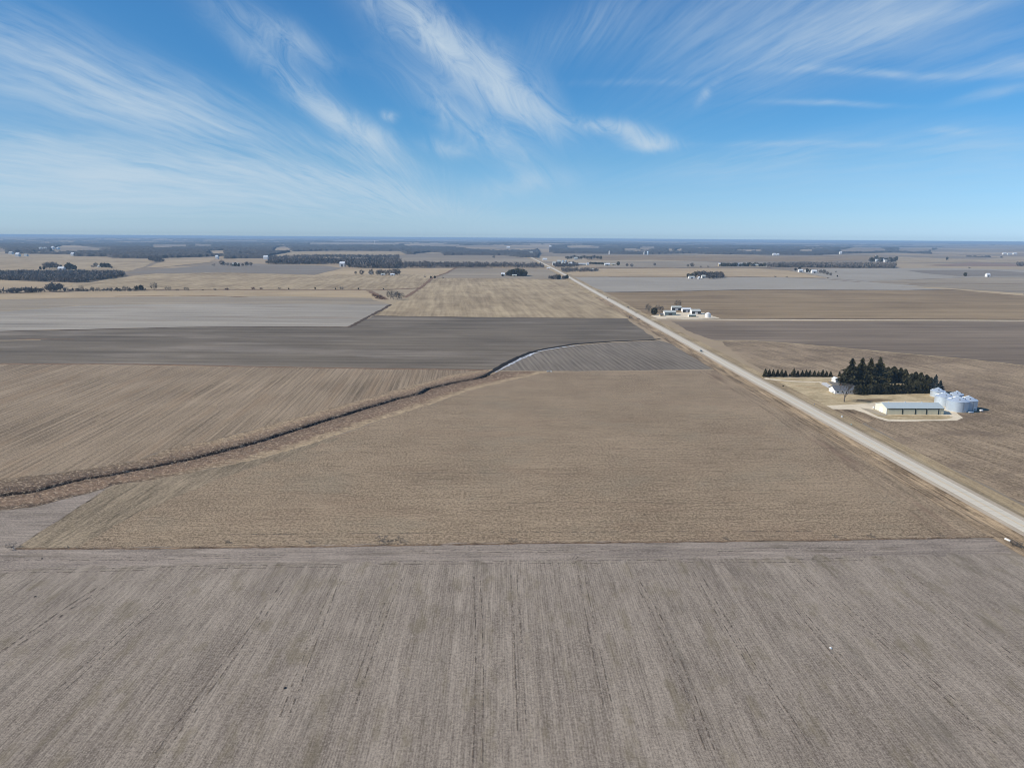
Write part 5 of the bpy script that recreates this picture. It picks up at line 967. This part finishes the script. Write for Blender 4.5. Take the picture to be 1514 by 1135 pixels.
# vehicles on the highway
def car(px, py, label, paint, dirn=1, van=False):
    x, y = G(px, py); z = hz(x, y)+.97+float(lift(x, y, 3)); t = thing('car', label, 'car', (x, y, z), 0 if dirn > 0 else math.pi)
    prof = [(-2.25, .35), (2.25, .35), (2.3, .8), (1.3, .95), (.55, 1.5), (-1.4, 1.55), (-2.1, 1.0), (-2.3, .8)]
    m = MB(); n = len(prof)
    L_ = [(-.9, q[0], q[1]) for q in prof]; R2 = [(.9, q[0], q[1]) for q in prof]
    m.poly(L_[::-1]); m.poly(R2)
    for i in range(n): j = (i+1) % n; m.poly([L_[i], L_[j], R2[j], R2[i]])
    m.build('body', paint, t)
    m = MB(); m.poly([(-.92, 1.15, 1.0), (-.92, .55, 1.42), (-.92, -1.3, 1.46), (-.92, -1.8, 1.05)]); m.poly([(.92, 1.15, 1.0), (.92, -1.8, 1.05), (.92, -1.3, 1.46), (.92, .55, 1.42)])
    m.poly([(-.8, 1.3, 1.0), (.8, 1.3, 1.0), (.72, .62, 1.5), (-.72, .62, 1.5)]); m.poly([(-.8, -2.08, 1.06), (-.72, -1.45, 1.56), (.72, -1.45, 1.56), (.8, -2.08, 1.06)]); m.build('window', MAT['glass'], t)
    for sx in (-.85, .85):
        for sy in (-1.4, 1.4):
            m = MB(); m.lathe([(.33, -.12), (.33, .12)], 14); o = m.build('wheel', MAT['mud'], t); o.rotation_euler = (0, R(90), 0); o.location = (sx, sy, .33)
        m = MB(); m.box(sx*.75-.15, sx*.75+.15, 2.2, 2.33, .6, .78); m.build('headlight', MAT['whiteroof'], t)
car(1036.5, 521, 'blue grey car on the highway, the one nearest the camera', plain('blue_grey_car_paint', (.12, .17, .2, 1), .3), -1)
car(928.5, 455.8, 'black car on the highway next to the roadside farmstead', plain('black_car_paint', (.012, .012, .013, 1), .3), -1)
car(898, 441.5, 'dark car farthest up the highway beyond the farmstead', plain('dark_car_paint', (.03, .022, .02, 1), .3), 1)

# ------------------------------------------------------------------ haze: one closed box round camera and scene
HB = 92000.; zb = float(min(hgt(np.cos(np.arange(0, 6.3, .02))*GR, np.sin(np.arange(0, 6.3, .02))*GR)))-30
m = MB(); m.box(-HB, HB, -HB, HB, zb, 122.5)
hm = bpy.data.materials.new('pale_blue_haze'); hm.use_nodes = True; hm.node_tree.nodes.clear()
ho = hm.node_tree.nodes.new('ShaderNodeOutputMaterial'); hv = hm.node_tree.nodes.new('ShaderNodeVolumePrincipled'); hm.node_tree.links.new(hv.outputs[0], ho.inputs['Volume'])
hv.inputs['Density'].default_value = 6.0e-5; hv.inputs['Color'].default_value = (.50, .72, .97, 1); hv.inputs['Anisotropy'].default_value = 0.
o = m.build('haze', hm); tag(o, kind='stuff')

# ------------------------------------------------------------------ sky with cirrus, sun
SUN_AZ, SUN_EL = R(188), R(36)          # math angle of the sun's direction in the ground plane, elevation
sd = Vector((math.cos(SUN_AZ)*math.cos(SUN_EL), math.sin(SUN_AZ)*math.cos(SUN_EL), math.sin(SUN_EL)))
L = bpy.data.lights.new('sun', 'SUN'); L.energy = 4.8; L.angle = R(.53); L.color = (1, .93, .82)
lo = bpy.data.objects.new('sun', L); COL.objects.link(lo); lo.rotation_euler = sd.to_track_quat('Z', 'Y').to_euler()
w = bpy.data.worlds.new('World'); sc.world = w; w.use_nodes = True; nt = w.node_tree; nt.nodes.clear()
class WN(N):
    def __init__(s): s.t = nt
q = WN(); wo = q.n('ShaderNodeOutputWorld'); bg = q.n('ShaderNodeBackground'); q.l(bg.outputs[0], wo.inputs[0])
geo = q.n('ShaderNodeTexCoord'); sep = q.n('ShaderNodeSeparateXYZ'); q.l(geo.outputs['Generated'], sep.inputs[0])
zc = q.math('MAXIMUM', sep.outputs[2], .004); cb = q.n('ShaderNodeCombineXYZ'); q.l(sep.outputs[0], cb.inputs[0]); q.l(sep.outputs[1], cb.inputs[1]); q.l(zc, cb.inputs[2])
sky = q.n('ShaderNodeTexSky', sky_type='NISHITA', sun_disc=False, sun_elevation=SUN_EL, sun_rotation=math.pi/2-SUN_AZ, altitude=100, air_density=1.0, dust_density=.6, ozone_density=2.0)
q.l(cb.outputs[0], sky.inputs[0])
STR = .094
# clear-air grade of the sky by height above the horizon: photo sky over plain sky
GRADE = [(342, (170, 165, 144), (163, 190, 210)), (330, (179, 177, 155), (163, 195, 214)), (310, (180, 185, 169), (155, 194, 219)), (280, (171, 186, 182), (140, 189, 222)), (240, (157, 179, 188), (118, 177, 219)), (180, (139, 166, 187), (94, 161, 214)), (120, (127, 155, 182), (80, 148, 207)), (60, (119, 147, 177), (76, 142, 202)), (2, (113, 140, 172), (71, 134, 196))]
TINT = [(max(0., 3*float(rayd(757, yy_)[2])), tuple(lin(b)/lin(a) for a, b in zip(A0, B0))+(1,)) for yy_, A0, B0 in GRADE]
tint = q.ramp(q.math('MULTIPLY', zc, 3.0), TINT)
skyc = q.mix(1.0, sky.outputs[0], tint, 'MULTIPLY')
# cirrus streaks: coordinates on the sky as seen towards +Y (a = x/y, e = z/y)
yy = q.math('MAXIMUM', sep.outputs[1], .05); A_ = q.math('DIVIDE', sep.outputs[0], yy); E_ = q.math('DIVIDE', zc, yy)
cv = q.n('ShaderNodeCombineXYZ'); q.l(A_, cv.inputs[0]); q.l(E_, cv.inputs[1])
wn = q.n('ShaderNodeTexNoise', noise_dimensions='2D'); q.l(cv.outputs[0], wn.inputs['Vector']); wn.inputs['Scale'].default_value = 7; wn.inputs['Detail'].default_value = 4
wsub = q.n('ShaderNodeVectorMath', operation='SUBTRACT'); q.l(wn.outputs[1], wsub.inputs[0]); wsub.inputs[1].default_value = (.5, .5, .5)
wmul = q.n('ShaderNodeVectorMath', operation='SCALE'); q.l(wsub.outputs[0], wmul.inputs[0]); wmul.inputs['Scale'].default_value = .016
wadd = q.n('ShaderNodeVectorMath', operation='ADD'); q.l(cv.outputs[0], wadd.inputs[0]); q.l(wmul.outputs[0], wadd.inputs[1])
def ae(px, py): v = rayd(px, py); return v[0]/v[1], v[2]/v[1]
def group_streak():
    g = bpy.data.node_groups.new('cirrus_streak', 'ShaderNodeTree')
    for nm, tp in (('Vector', 'NodeSocketVector'), ('Center', 'NodeSocketVector'), ('Angle', 'NodeSocketFloat'), ('Inv', 'NodeSocketVector'), ('Amp', 'NodeSocketFloat')):
        g.interface.new_socket(nm, in_out='INPUT', socket_type=tp)
    g.interface.new_socket('Value', in_out='OUTPUT', socket_type='NodeSocketFloat')
    k = object.__new__(N); k.t = g; i = k.n('NodeGroupInput'); o = k.n('NodeGroupOutput')
    sb = k.n('ShaderNodeVectorMath', operation='SUBTRACT'); k.l(i.outputs[0], sb.inputs[0]); k.l(i.outputs[1], sb.inputs[1])
    ro = k.n('ShaderNodeVectorRotate', rotation_type='Z_AXIS', invert=True); k.l(sb.outputs[0], ro.inputs[0]); k.l(i.outputs[2], ro.inputs['Angle'])
    sc_ = k.n('ShaderNodeVectorMath', operation='MULTIPLY'); k.l(ro.outputs[0], sc_.inputs[0]); k.l(i.outputs[3], sc_.inputs[1])
    dt = k.n('ShaderNodeVectorMath', operation='DOT_PRODUCT'); k.l(sc_.outputs[0], dt.inputs[0]); k.l(sc_.outputs[0], dt.inputs[1])
    ex = k.math('POWER', 2.718, k.math('MULTIPLY', dt.outputs['Value'], -1.0))
    k.l(k.math('MULTIPLY', ex, i.outputs[4]), o.inputs[0]); return g
GS = group_streak(); tot = {}
def streak(cls, x0, y0, x1, y1, wpx, amp):
    """cloud streak between two sky directions given by photo pixels; wpx its half width"""
    a, b = np.array(ae(x0, y0)), np.array(ae(x1, y1)); c = (a+b)/2; d = b-a; Ln = np.hypot(*d)/2; ang = math.atan2(d[1], d[0]); Wd = wpx/FPX
    n = q.n('ShaderNodeGroup'); n.node_tree = GS; q.l(wadd.outputs[0], n.inputs[0]); n.inputs[1].default_value = (c[0], c[1], 0); n.inputs[2].default_value = ang
    n.inputs[3].default_value = (1/Ln, 1/Wd, 0); n.inputs[4].default_value = amp
    tot[cls] = n.outputs[0] if cls not in tot else q.math('ADD', tot[cls], n.outputs[0])
for s_ in STREAKS: streak(*s_)
def nz2(vec, detail, rough, dist=0.):
    o = q.n('ShaderNodeTexNoise', noise_dimensions='2D'); q.l(vec, o.inputs['Vector']); o.inputs['Scale'].default_value = 1; o.inputs['Detail'].default_value = detail; o.inputs['Roughness'].default_value = rough; o.inputs['Distortion'].default_value = dist; return o.outputs[0]
# fibres that fan out of one distant point (parallel cirrus bands seen in perspective)
fa, fe = ae(675, 338); ws = q.n('ShaderNodeSeparateXYZ'); q.l(wadd.outputs[0], ws.inputs[0])
ea = q.math('MAXIMUM', q.math('SUBTRACT', ws.outputs[1], fe-.01), .012)
rat = q.math('DIVIDE', q.math('SUBTRACT', ws.outputs[0], fa), ea); lg = q.math('LOGARITHM', ea, 2.718)
def cmb(a, b):
    c = q.n('ShaderNodeCombineXYZ'); q.l(a, c.inputs[0]); q.l(b, c.inputs[1]); return c.outputs[0]
ang_ = q.math('ARCTANGENT', rat)
n1 = nz2(cmb(q.math('MULTIPLY', ang_, 44.), q.math('MULTIPLY', lg, 4.2)), 9, .62, .1)
n1b = nz2(cmb(q.math('MULTIPLY', ang_, 12.), q.math('MULTIPLY_ADD', lg, 2.2, 9.)), 5, .6)
vr = q.n('ShaderNodeVectorRotate', rotation_type='Z_AXIS', invert=True); q.l(wadd.outputs[0], vr.inputs[0]); vr.inputs['Angle'].default_value = R(-44)
vm = q.n('ShaderNodeVectorMath', operation='MULTIPLY'); q.l(vr.outputs[0], vm.inputs[0]); vm.inputs[1].default_value = (13, 36, 0)
n2 = nz2(vm.outputs[0], 10, .66, .6)
f1 = q.math('MAXIMUM', q.math('MULTIPLY_ADD', q.math('SUBTRACT', q.math('MULTIPLY_ADD', n1b, .45, q.math('MULTIPLY', n1, .55)), .5), 3.5, .85), .3)
f2 = q.math('MAXIMUM', q.math('MULTIPLY_ADD', q.math('SUBTRACT', n2, .5), 3.6, .85), .10)
dens = q.math('ADD', q.math('ADD', q.math('MULTIPLY', tot['f'], f1), q.math('MULTIPLY', tot['c'], f2)), tot['s'])
lf = q.math('SUBTRACT', 1.0, q.math('MULTIPLY', q.math('MAXIMUM', q.math('MULTIPLY', sep.outputs[0], -1.0), 0.0), .32))
lc = q.n('ShaderNodeCombineColor'); [q.l(lf, lc.inputs[k_]) for k_ in (0, 1, 2)]; skyc = q.mix(1.0, skyc, lc.outputs[0], 'MULTIPLY')
den = q.math('SUBTRACT', 1.0, q.math('POWER', 2.718, q.math('MULTIPLY', dens, -1.0)))
cloudc = (.56/STR, .675/STR, .775/STR, 1)
final = q.mix(den, skyc, cloudc); q.l(final, bg.inputs[0]); bg.inputs[1].default_value = STR
w.cycles.sampling_method = 'MANUAL'; w.cycles.sample_map_resolution = 512

# ------------------------------------------------------------------ render settings
sc.view_settings.view_transform = 'Standard'; sc.view_settings.look = 'None'; sc.view_settings.exposure = 0; sc.view_settings.gamma = 1
sc.render.engine = 'CYCLES'; sc.cycles.max_bounces = 4; sc.cycles.diffuse_bounces = 2; sc.cycles.volume_bounces = 0; sc.cycles.use_denoising = True; sc.cycles.denoiser = 'OPENIMAGEDENOISE'; sc.cycles.denoising_input_passes = 'RGB_ALBEDO_NORMAL'; sc.cycles.denoising_prefilter = 'ACCURATE'
sc.render.film_transparent = False; sc.cycles.pixel_filter_type = 'BLACKMAN_HARRIS'; sc.cycles.filter_width = 1.0
